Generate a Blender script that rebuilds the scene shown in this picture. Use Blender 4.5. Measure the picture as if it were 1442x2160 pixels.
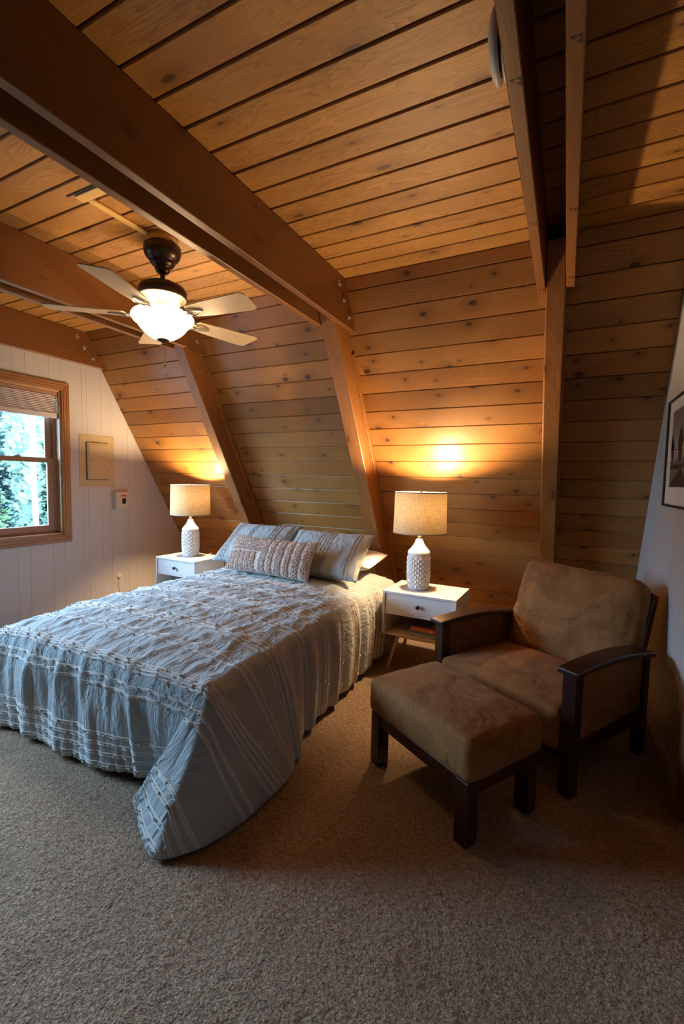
import bpy, bmesh, math, random
from mathutils import Vector, Matrix, noise as mnoise
for o in list(bpy.data.objects): bpy.data.objects.remove(o)
SC = bpy.context.scene
COL = SC.collection
PI = math.pi
R = math.radians

# ------------------------------------------------------------------ camera
cam = bpy.data.cameras.new('camera')
cam_o = bpy.data.objects.new('camera', cam); COL.objects.link(cam_o)
def cam_axes(yaw, pitch, roll):
    r = Vector((math.cos(yaw), -math.sin(yaw), 0)); f = Vector((math.sin(yaw), math.cos(yaw), 0)); u = Vector((0, 0, 1))
    f2 = f*math.cos(pitch) - u*math.sin(pitch); u2 = u*math.cos(pitch) + f*math.sin(pitch)
    r3 = r*math.cos(roll) + u2*math.sin(roll); u3 = u2*math.cos(roll) - r*math.sin(roll)
    return r3, u3, f2
cr, cu, cf = cam_axes(-0.46424, 0.070678, 0.020068)
m = Matrix.Identity(4)
for i in range(3):
    m[i][0] = cr[i]; m[i][1] = cu[i]; m[i][2] = -cf[i]
m[0][3], m[1][3], m[2][3] = 0, 0, 1.4
cam_o.matrix_world = m
cam.sensor_fit = 'VERTICAL'; cam.sensor_height = 36; cam.lens = 36*939.5/2160
cam.clip_start = 0.02; cam.clip_end = 200
SC.camera = cam_o

# ------------------------------------------------------------------ light levels
SC.view_settings.view_transform = 'Standard'; SC.view_settings.look = 'None'
SC.view_settings.exposure = 0.32; SC.view_settings.gamma = 1.0; SC.view_settings.use_curve_mapping = False
SKY_COL, SKY_POW = (0.44, 0.68, 1.0), 40.0
LAMP_COL, LAMP_POW = (1.0, 0.67, 0.36), 1700.0        # table lamp bulbs
FAN_COL, FAN_POW = (1.0, 0.67, 0.37), 16.0          # glass bowl of the ceiling fan
SC.cycles.max_bounces = 8; SC.cycles.diffuse_bounces = 5; SC.cycles.glossy_bounces = 3
SC.cycles.transmission_bounces = 5; SC.cycles.transparent_max_bounces = 12
SC.cycles.sample_clamp_indirect = 6.0; SC.cycles.caustics_reflective = False; SC.cycles.caustics_refractive = False
SC.cycles.use_denoising = True
try: SC.cycles.denoiser = 'OPENIMAGEDENOISE'
except Exception: pass
w = bpy.data.worlds.new('sky'); SC.world = w; w.use_nodes = True
wn = w.node_tree.nodes['Background']
wn.inputs[0].default_value = (*SKY_COL, 1); wn.inputs[1].default_value = SKY_POW

# ------------------------------------------------------------------ tagging and mesh helpers
def tag(o, label=None, cat=None, group=None, kind=None):
    if label: o['label'] = label
    if cat: o['category'] = cat
    if group: o['group'] = group
    if kind: o['kind'] = kind
    return o
def link(o, parent=None):
    COL.objects.link(o)
    if parent is not None: o.parent = parent
    return o
def empty(name, loc=(0, 0, 0), rz=0, label=None, cat=None, group=None, kind=None, parent=None):
    o = link(bpy.data.objects.new(name, None), parent)
    o.location = loc; o.rotation_euler = (0, 0, rz); o.empty_display_size = .1
    return tag(o, label, cat, group, kind)

class MB:
    """collects boards, tubes, lathes and sheets, then links them as one mesh object"""
    def __init__(s):
        s.bm = bmesh.new()
        s.g = s.bm.verts.layers.float_vector.new('gco')
        s.t = s.bm.verts.layers.float.new('tint')
    def _merge(s, tmp, mat, co=None, tint=None, mi=0):
        tint = random.random() if tint is None else tint
        off = Vector((random.uniform(0, 40), random.uniform(0, 40), random.uniform(0, 40)))
        mp = {}
        for v in tmp.verts:
            n = s.bm.verts.new(mat @ v.co); mp[v] = n
            n[s.g] = (co(v.co) if co else v.co) + off; n[s.t] = tint
        for f in tmp.faces:
            try: nf = s.bm.faces.new([mp[v] for v in f.verts])
            except ValueError: continue
            nf.material_index = mi; nf.smooth = f.smooth
        tmp.free()
    def board(s, lo, hi, axis=0, bev=.002, mat=None, tint=None, mi=0, seg=1):
        """box from lo to hi (local), grain along axis"""
        t = bmesh.new(); bmesh.ops.create_cube(t, size=1)
        lo, hi = Vector(lo), Vector(hi); c = (lo+hi)/2; d = hi-lo
        for v in t.verts: v.co = Vector((v.co.x*d.x, v.co.y*d.y, v.co.z*d.z)) + c
        if bev > 0: bmesh.ops.bevel(t, geom=t.edges[:], offset=min(bev, min(d)*.45), segments=seg, affect='EDGES', profile=.5)
        order = {0: (0, 1, 2), 1: (1, 0, 2), 2: (2, 0, 1)}[axis]
        s._merge(t, mat or Matrix.Identity(4), lambda c: Vector((c[order[0]], c[order[1]], c[order[2]])), tint, mi)
        return s
    def prism(s, pts, a, b, plane='xz', bev=0, mat=None, tint=None, mi=0, axis=0, smooth=False):
        """polygon pts in a plane, extruded from a to b along the third axis"""
        t = bmesh.new()
        def P(p, d):
            return {'xz': Vector((p[0], d, p[1])), 'xy': Vector((p[0], p[1], d)), 'yz': Vector((d, p[0], p[1]))}[plane]
        va = [t.verts.new(P(p, a)) for p in pts]; vb = [t.verts.new(P(p, b)) for p in pts]
        t.faces.new(va); t.faces.new(vb[::-1]); n = len(pts)
        for i in range(n):
            f = t.faces.new([va[i], vb[i], vb[(i+1) % n], va[(i+1) % n]]); f.smooth = smooth
        bmesh.ops.recalc_face_normals(t, faces=t.faces[:])
        if bev: bmesh.ops.bevel(t, geom=t.edges[:], offset=bev, segments=1, affect='EDGES')
        order = {0: (0, 1, 2), 1: (1, 0, 2), 2: (2, 0, 1)}[axis]
        s._merge(t, mat or Matrix.Identity(4), lambda c: Vector((c[order[0]], c[order[1]], c[order[2]])), tint, mi)
        return s
    def lathe(s, prof, n=40, mat=None, mi=0, smooth=True, rad=None, cap=False):
        """prof = [(r, z)...]; rad(r, z, angle, i) may change the radius"""
        t = bmesh.new(); rows = []
        for i, (r, z) in enumerate(prof):
            if r < 1e-5: rows.append([t.verts.new((0, 0, z))])
            else: rows.append([t.verts.new(((rad(r, z, 2*PI*k/n, i) if rad else r)*math.cos(2*PI*k/n), (rad(r, z, 2*PI*k/n, i) if rad else r)*math.sin(2*PI*k/n), z)) for k in range(n)])
        for a, b in zip(rows, rows[1:]):
            for k in range(n):
                if len(a) == 1 and len(b) == 1: break
                if len(a) == 1: vs = [a[0], b[k], b[(k+1) % n]]
                elif len(b) == 1: vs = [a[k], b[0], a[(k+1) % n]]
                else: vs = [a[k], b[k], b[(k+1) % n], a[(k+1) % n]]
                t.faces.new(vs).smooth = smooth
        if cap:
            for rw in (rows[0], rows[-1]):
                if len(rw) > 2: t.faces.new(rw)
        bmesh.ops.recalc_face_normals(t, faces=t.faces[:])
        s._merge(t, mat or Matrix.Identity(4), None, None, mi)
        return s
    def tube(s, pts, r, n=8, mi=0, mat=None, closed=False):
        t = bmesh.new(); pts = [Vector(p) for p in pts]; rows = []; N = len(pts)
        up = Vector((0, 0, 1))
        for i, p in enumerate(pts):
            if closed: d = pts[(i+1) % N] - pts[i-1]
            else: d = pts[min(i+1, N-1)] - pts[max(i-1, 0)]
            d.normalize(); a = d.cross(up if abs(d.z) < .95 else Vector((1, 0, 0))).normalized(); b = d.cross(a)
            rr = r[i] if isinstance(r, (list, tuple)) else r
            rows.append([t.verts.new(p + (a*math.cos(2*PI*k/n) + b*math.sin(2*PI*k/n))*rr) for k in range(n)])
        rng = range(N) if closed else range(N-1)
        for i in rng:
            a, b = rows[i], rows[(i+1) % N]
            for k in range(n): t.faces.new([a[k], b[k], b[(k+1) % n], a[(k+1) % n]]).smooth = True
        if not closed: t.faces.new(rows[0][::-1]); t.faces.new(rows[-1])
        s._merge(t, mat or Matrix.Identity(4), None, None, mi)
        return s
    def grid(s, fn, nu, nv, mi=0, close=False, smooth=True, gfn=None):
        """sheet of (nu+1)x(nv+1) points fn(i/nu, j/nv)"""
        rows = []
        for i in range(nu+1):
            row = []
            for j in range(nv+1):
                v = s.bm.verts.new(fn(i/nu, j/nv)); v[s.g] = Vector(gfn(i/nu, j/nv)) if gfn else v.co; v[s.t] = .5; row.append(v)
            rows.append(row)
        for i in range(nu):
            for j in range(nv):
                f = s.bm.faces.new([rows[i][j], rows[i+1][j], rows[i+1][j+1], rows[i][j+1]]); f.smooth = smooth; f.material_index = mi
        return s
    def build(s, name, mats, parent=None, loc=None, rz=None):
        me = bpy.data.meshes.new(name); s.bm.to_mesh(me); s.bm.free()
        for mt in (mats if isinstance(mats, (list, tuple)) else [mats]): me.materials.append(mt)
        o = link(bpy.data.objects.new(name, me), parent)
        if loc is not None: o.location = loc
        if rz is not None: o.rotation_euler = (0, 0, rz)
        return o

def copy_tree(o, parent=None):
    kids = [c for c in bpy.data.objects if c.parent == o]
    c = o.copy(); COL.objects.link(c)
    if parent is not None: c.parent = parent
    for k in kids: copy_tree(k, c)
    return c
def mod_bevel(o, w, s=2):
    b = o.modifiers.new('bevel', 'BEVEL'); b.width = w; b.segments = s; b.limit_method = 'ANGLE'; b.angle_limit = R(40); return o
def subsurf(o, l=1):
    b = o.modifiers.new('sub', 'SUBSURF'); b.levels = l; b.render_levels = l; return o

# ------------------------------------------------------------------ materials
class NT:
    def __init__(s, name):
        s.m = bpy.data.materials.new(name); s.m.use_nodes = True; s.t = s.m.node_tree
        s.b = s.t.nodes['Principled BSDF']
    def n(s, typ, **kw):
        nd = s.t.nodes.new('ShaderNode'+typ)
        for k, v in kw.items():
            if hasattr(nd, k) and k not in nd.inputs: setattr(nd, k, v)
            else: nd.inputs[k].default_value = v
        return nd
    def l(s, a, b): s.t.links.new(a, b)
    def set(s, nd, i, v):
        if isinstance(v, bpy.types.NodeSocket): s.l(v, nd.inputs[i])
        elif v is not None: nd.inputs[i].default_value = v
    def math(s, op, a, b=None, c=None):
        nd = s.n('Math', operation=op); s.set(nd, 0, a); s.set(nd, 1, b); s.set(nd, 2, c); return nd.outputs[0]
    def vmul(s, v, k):
        nd = s.n('VectorMath', operation='MULTIPLY'); s.set(nd, 0, v); s.set(nd, 1, k); return nd.outputs[0]
    def vadd(s, v, k):
        nd = s.n('VectorMath', operation='ADD'); s.set(nd, 0, v); s.set(nd, 1, k); return nd.outputs[0]
    def noise(s, v, scale, detail=2, rough=.5, dist=0, out=0):
        nd = s.n('TexNoise', Scale=scale, Detail=detail, Roughness=rough, Distortion=dist); s.l(v, nd.inputs['Vector']); return nd.outputs[out]
    def ramp(s, f, stops):
        nd = s.n('ValToRGB'); s.l(f, nd.inputs[0]); cr = nd.color_ramp
        while len(cr.elements) < len(stops): cr.elements.new(.5)
        for e, (p, c) in zip(cr.elements, stops): e.position = p; e.color = (*c, 1) if len(c) == 3 else c
        return nd.outputs[0]
    def mix(s, f, a, b, mode='MIX'):
        nd = s.n('Mix', data_type='RGBA', blend_type=mode); s.set(nd, 0, f)
        for i, v in ((6, a), (7, b)):
            if isinstance(v, bpy.types.NodeSocket): s.l(v, nd.inputs[i])
            else: nd.inputs[i].default_value = (*v, 1)
        return nd.outputs[2]
    def maprange(s, v, a, b, c=0, d=1):
        nd = s.n('MapRange', interpolation_type='SMOOTHSTEP'); s.l(v, nd.inputs[0])
        for i, x in enumerate((a, b, c, d)): nd.inputs[i+1].default_value = x
        return nd.outputs[0]
    def bump(s, h, strength=.3, dist=.01, normal=None):
        nd = s.n('Bump', Strength=strength, Distance=dist); s.l(h, nd.inputs['Height'])
        if normal is not None: s.l(normal, nd.inputs['Normal'])
        s.l(nd.outputs[0], s.b.inputs['Normal']); return nd.outputs[0]
    def base(s, c, rough=.5, **kw):
        if isinstance(c, bpy.types.NodeSocket): s.l(c, s.b.inputs['Base Color'])
        else: s.b.inputs['Base Color'].default_value = (*c, 1)
        if isinstance(rough, bpy.types.NodeSocket): s.l(rough, s.b.inputs['Roughness'])
        else: s.b.inputs['Roughness'].default_value = rough
        for k, v in kw.items(): s.b.inputs[k.replace('_', ' ')].default_value = v
        return s.m
    def co(s, name='gco'):
        if name == 'obj': return s.n('TexCoord').outputs['Object']
        return s.n('Attribute', attribute_name=name).outputs['Vector']
    def tint(s): return s.n('Attribute', attribute_name='tint').outputs['Fac']

def wood(name, light, dark, knotc, ring=70, knots=.5, rough=.34, var=.35, fiber=.25, wob=.035, kscale=(4.2, 7.5), coat=.25, alt=None, long=1.0):
    N = NT(name); g = N.co(); tnt = N.tint()
    sep = N.n('SeparateXYZ'); N.l(g, sep.inputs[0]); X, Y, Z = sep.outputs
    YZ = N.math('ADD', Y, Z)
    # knots: sparse cells across the board face
    cv = N.n('CombineXYZ'); N.l(N.math('MULTIPLY', X, kscale[0]), cv.inputs[0]); N.l(N.math('MULTIPLY', YZ, kscale[1]), cv.inputs[1])
    vo = N.n('TexVoronoi', feature='F1', voronoi_dimensions='2D', Scale=1.0, Randomness=1.0); N.l(cv.outputs[0], vo.inputs['Vector'])
    csep = N.n('SeparateColor'); N.l(vo.outputs['Color'], csep.inputs[0])
    has = N.math('LESS_THAN', csep.outputs[0], knots)
    size = N.math('MULTIPLY_ADD', N.math('POWER', csep.outputs[1], 1.4), .10, .030)
    kd = N.math('DIVIDE', vo.outputs['Distance'], size)
    core = N.math('MULTIPLY', N.maprange(kd, .45, 1.05, 1, 0), has)
    halo = N.math('MULTIPLY', N.maprange(kd, .6, 4.5, 1, 0), has)
    # growth rings bending round the knots
    st = N.vmul(g, (1.1/long, 7, 7)); wv = N.noise(st, 1.0, 3, .55)
    st2 = N.vmul(g, (3.2, 22, 22)); wv2 = N.noise(st2, 1.0, 2, .5)
    q = N.math('ADD', YZ, N.math('MULTIPLY', N.math('SUBTRACT', wv, .5), wob*6))
    q = N.math('ADD', q, N.math('MULTIPLY', wv2, wob*.35))
    q = N.math('ADD', q, N.math('MULTIPLY', halo, .085))
    ph = N.math('FRACT', N.math('MULTIPLY', q, ring))
    rg = N.math('POWER', ph, 1.6)
    rg = N.math('MULTIPLY', rg, N.maprange(N.noise(N.vmul(g, (1.5, 5, 5)), 1, 2), .3, .75, .35, 1))
    fb = N.noise(N.vmul(g, (5, 160, 160)), 1.0, 2, .6)
    c = N.mix(rg, light, dark)
    c = N.mix(N.math('MULTIPLY', N.math('SUBTRACT', fb, .3), fiber), c, tuple(x*.45 for x in dark))
    blot = N.noise(N.vmul(g, (1.3, 3, 3)), 1.0, 2)
    c = N.mix(N.maprange(blot, .35, .75, 0, .45), c, tuple(a*.8 for a in dark))
    if alt: c = N.mix(N.maprange(tnt, .35, .95, 0, .9), c, alt, 'MULTIPLY')
    v = N.math('MULTIPLY_ADD', N.math('SUBTRACT', N.math('FRACT', N.math('MULTIPLY', tnt, 7.31)), .5), var, 1.0)
    vm = N.n('CombineColor')
    for i in range(3): N.l(v, vm.inputs[i])
    c = N.mix(1.0, c, vm.outputs[0], 'MULTIPLY')
    c = N.mix(N.math('MULTIPLY', halo, .45), c, tuple(a*.55 for a in dark))
    c = N.mix(N.math('MULTIPLY', core, .95), c, knotc)
    m_ = N.base(c, N.math('MULTIPLY_ADD', fb, .15, rough-.07), Coat_Weight=coat, Coat_Roughness=.22)
    h = N.math('ADD', N.math('MULTIPLY', rg, -.4), N.math('MULTIPLY', fb, .5)); h = N.math('ADD', h, N.math('MULTIPLY', core, .8))
    h = N.math('ADD', h, N.math('MULTIPLY', N.noise(N.vmul(g, (3, 14, 14)), 1.0, 1), 3.0))
    N.bump(h, .35, .0012)
    return m_

def plain(name, c, rough=.5, **kw):
    N = NT(name); N.base(c, rough, **kw)
    n_ = N.noise(N.co('obj'), 60, 2); N.bump(n_, .08, .001); return N.m
def fabric(name, c, c2=None, scale=700, bump=.25, rough=.85, sheen=.3, mott=3.0, mo=.25):
    N = NT(name); o = N.co('obj')
    a = N.n('TexWave', bands_direction='X', Scale=scale/6); N.l(o, a.inputs['Vector'])
    b = N.n('TexWave', bands_direction='Z', Scale=scale/6); N.l(o, b.inputs['Vector'])
    nz = N.noise(o, mott, 3, .6); f = N.noise(o, scale, 2)
    cc = N.mix(N.maprange(nz, .35, .7, 0, mo), c, c2 or tuple(x*.75 for x in c))
    cc = N.mix(N.math('MULTIPLY', f, .35), cc, tuple(x*.6 for x in c))
    N.base(cc, rough, Sheen_Weight=sheen, Sheen_Roughness=.4, Specular_IOR_Level=.25)
    N.bump(N.math('ADD', f, N.math('MULTIPLY', N.noise(o, 45, 3), 1.2)), bump, .002); return N.m

M_CEIL = wood('pine_ceiling_board', (.50, .250, .056), (.26, .098, .018), (.09, .028, .010), ring=42, knots=.42, var=.2, rough=.52, wob=.075, coat=.0, kscale=(2.6, 6.9))
M_WALLW = wood('pine_wall_board', (.45, .215, .056), (.27, .108, .026), (.05, .020, .009), ring=80, knots=.62, var=.46, alt=(.74, .66, .54), coat=.12, rough=.40, wob=.02, kscale=(3.4, 5.3))
M_BEAM = wood('fir_beam', (.25, .098, .024), (.14, .050, .012), (.07, .022, .01), ring=130, knots=.07, var=.12, rough=.42, wob=.03, fiber=.5, coat=.12)
M_RAFT = wood('fir_rafter', (.40, .17, .042), (.21, .072, .017), (.08, .025, .01), ring=110, knots=.16, var=.1, rough=.45, wob=.03, fiber=.5, coat=.1, kscale=(2.2, 6))
M_GROOVE = plain('stained_groove', (.075, .026, .010), .6)
M_OAK = wood('oak_casing', (.44, .215, .085), (.22, .085, .028), (.15, .06, .02), ring=150, knots=0, var=.08, rough=.4, wob=.012, fiber=.9)
M_OAKL = wood('pale_jamb_wood', (.62, .44, .24), (.45, .27, .12), (.2, .1, .04), ring=60, knots=.1, var=.05, rough=.5, wob=.03, fiber=.4)
M_BIRCH = wood('birch', (.66, .47, .30), (.55, .36, .21), (.3, .18, .1), ring=60, knots=0, var=.05, rough=.45, wob=.02, fiber=.2)
M_DARKW = wood('espresso_wood', (.034, .008, .005), (.015, .004, .003), (.01, .004, .003), ring=90, knots=0, var=.1, rough=.3, wob=.01, fiber=.3, coat=.3)
M_BLADE = wood('fan_blade_wood', (.62, .46, .28), (.46, .31, .17), (.2, .1, .05), ring=90, knots=0, var=.04, rough=.45, wob=.015, fiber=.35)
M_WHITE = plain('white_lacquer', (.68, .665, .65), .35)
M_PANEL = plain('painted_panel', (.54, .52, .505), .45)
M_PGROOVE = plain('panel_groove', (.49, .465, .445), .6)
M_VINYL = plain('tan_vinyl_sash', (.36, .20, .115), .45)
M_BRONZE = plain('aged_bronze', (.065, .042, .034), .32, Metallic=.75)
M_PEWTER = plain('brushed_pewter', (.46, .38, .28), .3, Metallic=.8)
M_STEEL = plain('bolt_steel', (.30, .28, .27), .4, Metallic=.8)
M_NICKEL = plain('lamp_nickel', (.75, .70, .62), .25, Metallic=.8)
M_CERAM = plain('white_ceramic', (.80, .78, .75), .28, Coat_Weight=.3)
M_BEIGE = plain('beige_enamel', (.50, .395, .23), .42)
M_BEIGE2 = plain('beige_plastic', (.62, .56, .44), .4)
M_BLACK = plain('black_plastic', (.015, .013, .012), .35)
M_PLAST = plain('white_plastic', (.78, .78, .80), .35)
M_RED = plain('red_label_print', (.55, .08, .05), .5)
M_KNOB = plain('dark_knob', (.035, .022, .018), .3, Metallic=.5)
M_PAPER = plain('book_paper', (.72, .68, .60), .8)
M_MAT = plain('picture_mat', (.74, .72, .70), .8)
M_FRAME = plain('black_frame', (.018, .012, .010), .4)

def m_suede():
    N = NT('brown_microsuede'); o = N.co('obj')
    big = N.noise(o, 5, 4, .6, 1.2); md = N.noise(o, 11, 3, .6, .9); f = N.noise(o, 900, 1)
    c = N.mix(N.maprange(big, .38, .68), (.285, .122, .036), (.20, .080, .022))
    c = N.mix(N.maprange(md, .52, .74, 0, .5), c, (.35, .175, .072))
    c = N.mix(N.math('MULTIPLY', f, .3), c, (.12, .055, .024))
    N.base(c, .8, Sheen_Weight=.2, Sheen_Roughness=.35, Specular_IOR_Level=.2); N.b.inputs['Sheen Tint'].default_value = (.9, .65, .42, 1)
    h = N.math('ADD', N.math('MULTIPLY', N.noise(N.vmul(o, (1, 2.2, 1)), 9, 3, .6, 1.5), 2.2), N.math('MULTIPLY', f, .12))
    N.bump(h, .5, .008); return N.m
M_SUEDE = m_suede()

def m_carpet():
    N = NT('beige_carpet'); o = N.co('obj')
    warp = N.vadd(o, N.vmul(N.n('TexNoise', Scale=55.0, Detail=2.0).outputs['Color'], (.018, .018, 0)))
    vo = N.n('TexVoronoi', feature='SMOOTH_F1', Scale=115.0); N.l(warp, vo.inputs['Vector'])
    tuft = N.math('SUBTRACT', 1.0, vo.outputs['Distance'])
    n1 = N.noise(N.vmul(o, (1.0, 1.5, 1)), 80, 3, .6, .8); n2 = N.noise(o, 420, 2, .6); n3 = N.noise(o, 5, 3)
    c = N.mix(N.maprange(n1, .34, .62), (.30, .180, .100), (.76, .51, .305))
    c = N.mix(N.maprange(n2, .3, .7, 0, .45), c, (.34, .20, .11))
    c = N.mix(N.maprange(n3, .35, .7, 0, .2), c, (.38, .245, .15))
    N.base(c, .95, Sheen_Weight=.25, Specular_IOR_Level=.1)
    h = N.math('ADD', N.math('MULTIPLY', n1, 2.0), N.math('ADD', N.math('MULTIPLY', tuft, .8), N.math('MULTIPLY', n2, .45)))
    N.bump(h, 1.0, .011); return N.m
M_CARPET = m_carpet()

def m_comf():
    N = NT('blue_grey_cotton'); g = N.co(); o = N.co('obj')
    wk = N.noise(N.vmul(g, (7.5, 3.2, 1)), 2.3, 4, .62, 1.4); wk2 = N.noise(N.vmul(g, (9, 5, 1)), 3.2, 3, .6, 1.0); f = N.noise(g, 650, 2)
    c = N.mix(N.math('MULTIPLY', f, .5), (.40, .43, .425), (.29, .315, .315))
    N.base(c, .85, Sheen_Weight=.25, Specular_IOR_Level=.2)
    h = N.math('ADD', N.math('MULTIPLY', wk, 1.0), N.math('ADD', N.math('MULTIPLY', wk2, .45), N.math('MULTIPLY', f, .02)))
    N.bump(h, .7, .03); return N.m
M_COMF = m_comf()
M_THREAD = fabric('cream_thread', (.68, .62, .56), (.60, .53, .47), 500, .3)
M_PINK = fabric('rose_chenille', (.72, .54, .45), (.60, .43, .35), 420, .8, mott=25, mo=.6)
M_LUMB = fabric('oatmeal_weave', (.62, .53, .46), (.55, .46, .40), 500, .3)
M_SHEET = fabric('white_cotton', (.78, .77, .76), (.7, .69, .69), 600, .15)
M_SKIRT = fabric('tan_bed_skirt', (.30, .21, .13), (.22, .15, .09), 400, .3)
M_SHADEF = fabric('pleated_shade_cloth', (.80, .74, .72), (.6, .52, .5), 300, .1)

def m_burlap():
    N = NT('burlap_shade'); g = N.co(); sp = N.n('SeparateXYZ'); N.l(g, sp.inputs[0])
    def th(v, fr, dz):
        wn_ = N.math('ADD', v, N.math('MULTIPLY', N.noise(N.vmul(g, dz), 1, 2), .003))
        s_ = N.math('SINE', N.math('MULTIPLY', wn_, fr)); return N.math('MULTIPLY_ADD', s_, .5, .5)
    a = th(sp.outputs[0], 2*PI/.0042, (8, 90, 1)); b = th(sp.outputs[1], 2*PI/.0042, (90, 8, 1))
    sl = N.noise(N.vmul(g, (400, 14, 1)), 1, 2); sl2 = N.noise(N.vmul(g, (14, 400, 1)), 1, 2)
    w_ = N.math('MULTIPLY', a, b); w2 = N.math('ADD', w_, N.math('MULTIPLY', N.math('ADD', sl, sl2), .9))
    c = N.mix(N.maprange(w2, .6, 1.45), (.24, .165, .075), (.70, .56, .34))
    d = N.n('BsdfDiffuse'); N.l(c, d.inputs[0]); t = N.n('BsdfTranslucent'); N.l(N.mix(1.0, c, (.95, .80, .62), 'MULTIPLY'), t.inputs[0])
    mx = N.n('MixShader'); mx.inputs[0].default_value = .020; N.l(d.outputs[0], mx.inputs[1]); N.l(t.outputs[0], mx.inputs[2])
    out = N.t.nodes['Material Output']; N.l(mx.outputs[0], out.inputs[0]); return N.m
M_BURLAP = m_burlap()
def emit(name, col, s):
    N = NT(name); N.base((.9, .85, .8), .4); N.b.inputs['Emission Color'].default_value = (*col, 1); N.b.inputs['Emission Strength'].default_value = s; return N.m
M_BULB = emit('lit_bulb', LAMP_COL, LAMP_POW)
M_BOWL = emit('lit_frosted_glass', FAN_COL, FAN_POW)
M_FBULB = emit('lit_fan_bulb', FAN_COL, 26.0)
def m_glass():
    N = NT('window_glass'); tr = N.n('BsdfTransparent'); tr.inputs[0].default_value = (.93, .97, .98, 1); gl = N.n('BsdfGlossy'); gl.inputs['Roughness'].default_value = .02
    lw = N.n('LayerWeight'); lw.inputs[0].default_value = .12; mx = N.n('MixShader'); N.l(lw.outputs['Fresnel'], mx.inputs[0]); N.l(tr.outputs[0], mx.inputs[1]); N.l(gl.outputs[0], mx.inputs[2])
    N.l(mx.outputs[0], N.t.nodes['Material Output'].inputs[0]); return N.m
M_GLASS = m_glass()
def leafm(name, c, c2):
    N = NT(name); o = N.co('obj'); cc = N.mix(N.maprange(N.noise(o, 2.5, 3), .35, .65), c, c2); N.base(cc, .7); return N.m

# ------------------------------------------------------------------ room
XL, XR, Y0, ZC, TAN = -4.285, .515, 4.45, 2.79, math.tan(R(60))
YB = -4.05                                    # foot of the opposite slope
YC0, YC1 = YB + ZC/TAN, Y0 - ZC/TAN           # ceiling edges
# slope frame: local x = along the wall, local y = outward, local z = up the slope
sdir = Vector((0, -math.cos(R(60)), math.sin(R(60)))); nout = Vector((0, math.sin(R(60)), math.cos(R(60))))
def slope_mat(x, side=1, y0=None):
    m_ = Matrix.Identity(4); s_ = Vector((0, sdir.y*side, sdir.z)); n_ = Vector((0, nout.y*side, nout.z))
    for i in range(3): m_[i][0] = (1, 0, 0)[i]; m_[i][1] = n_[i]; m_[i][2] = s_[i]
    m_[0][3] = x; m_[1][3] = Y0 if y0 is None else y0; return m_
SLEN = ZC/math.sin(R(60))

random.seed(4)
def carpet_h(x, y):
    k = min(1, max(0, min(x-fx0, XR+.02-x, y-fy0, fy1-y)/.05))
    return k*(.0045*mnoise.noise(Vector((x*38, y*60, 0))) + .004*mnoise.noise(Vector((x*90, y*110, 3))) + .006*mnoise.noise(Vector((x*6, y*6, 9))))
mb = MB()
fx0, fx1, fy0, fy1 = -3.4, XR, .35, 3.6
mb.grid(lambda a, b: Vector((fx0+(fx1-fx0)*a, fy0+(fy1-fy0)*b, carpet_h(fx0+(fx1-fx0)*a, fy0+(fy1-fy0)*b))), 430, 360)
for (x0, x1, y0, y1) in ((XL-.1, fx0, YB, Y0+.12), (fx0, XR, YB, fy0), (fx0, XR, fy1, Y0+.12)):
    mb.grid(lambda a, b: Vector((x0+(x1-x0)*a, y0+(y1-y0)*b, 0)), 1, 1)
mb.board((XL-.15, YB-.15, -.12), (XR+.15, Y0+.15, -.02), 0, 0)
tag(mb.build('floor', M_CARPET), kind='structure')

# ceiling boards with wide dark grooves, running along x
random.seed(11); mb = MB(); P = .1455; k = 0; y = YC1
while y > YC0:
    a = max(y-P+.011, YC0); mb.board((XL, a, ZC), (XR, y-.0005 if k == 0 else y, ZC+.018), 0, .003); y -= P; k += 1
mb.board((XL-.1, YC0-.1, ZC+.009), (XR+.1, YC1+.1, ZC+.06), 0, 0, mi=1)
tag(mb.build('ceiling', [M_CEIL, M_GROOVE]), kind='structure')

# sloped walls: narrower shiplap boards
def slope_wall(name, side, y0, seed):
    random.seed(seed); b = MB(); mt = slope_mat(0, side, y0); S = .1478; z = SLEN; i = 0
    first = .084
    while z > 0:
        h = first if i == 0 else S
        lo = max(z-h, -.02)
        # each board leans a little so that its lower edge stands proud
        t = bmesh.new(); d0, d1 = (.0, .006)
        pts = [(d0, lo+.0065), (d0+.002, lo+.0045), (.02, lo+.0045), (.02, z-.0005), (d1, z-.0005), (d1-.004, z-.005)]
        va = [t.verts.new((XL, p[0], p[1])) for p in pts]; vb = [t.verts.new((XR+.05, p[0], p[1])) for p in pts]
        t.faces.new(va); t.faces.new(vb[::-1])
        for q in range(len(pts)): t.faces.new([va[q], vb[q], vb[(q+1) % len(pts)], va[(q+1) % len(pts)]])
        bmesh.ops.recalc_face_normals(t, faces=t.faces[:])
        b._merge(t, mt, lambda c: Vector((c.x, c.z, c.y)), random.random(), 0)
        z -= h; i += 1
    b.board((XL-.1, .016, -.1), (XR+.1, .07, SLEN+.03), 0, 0, mat=mt, mi=1)
    return tag(b.build(name, [M_WALLW, M_GROOVE]), kind='structure')
slope_wall('wall_back', 1, Y0, 23); slope_wall('wall_front', -1, YB, 5)

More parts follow.
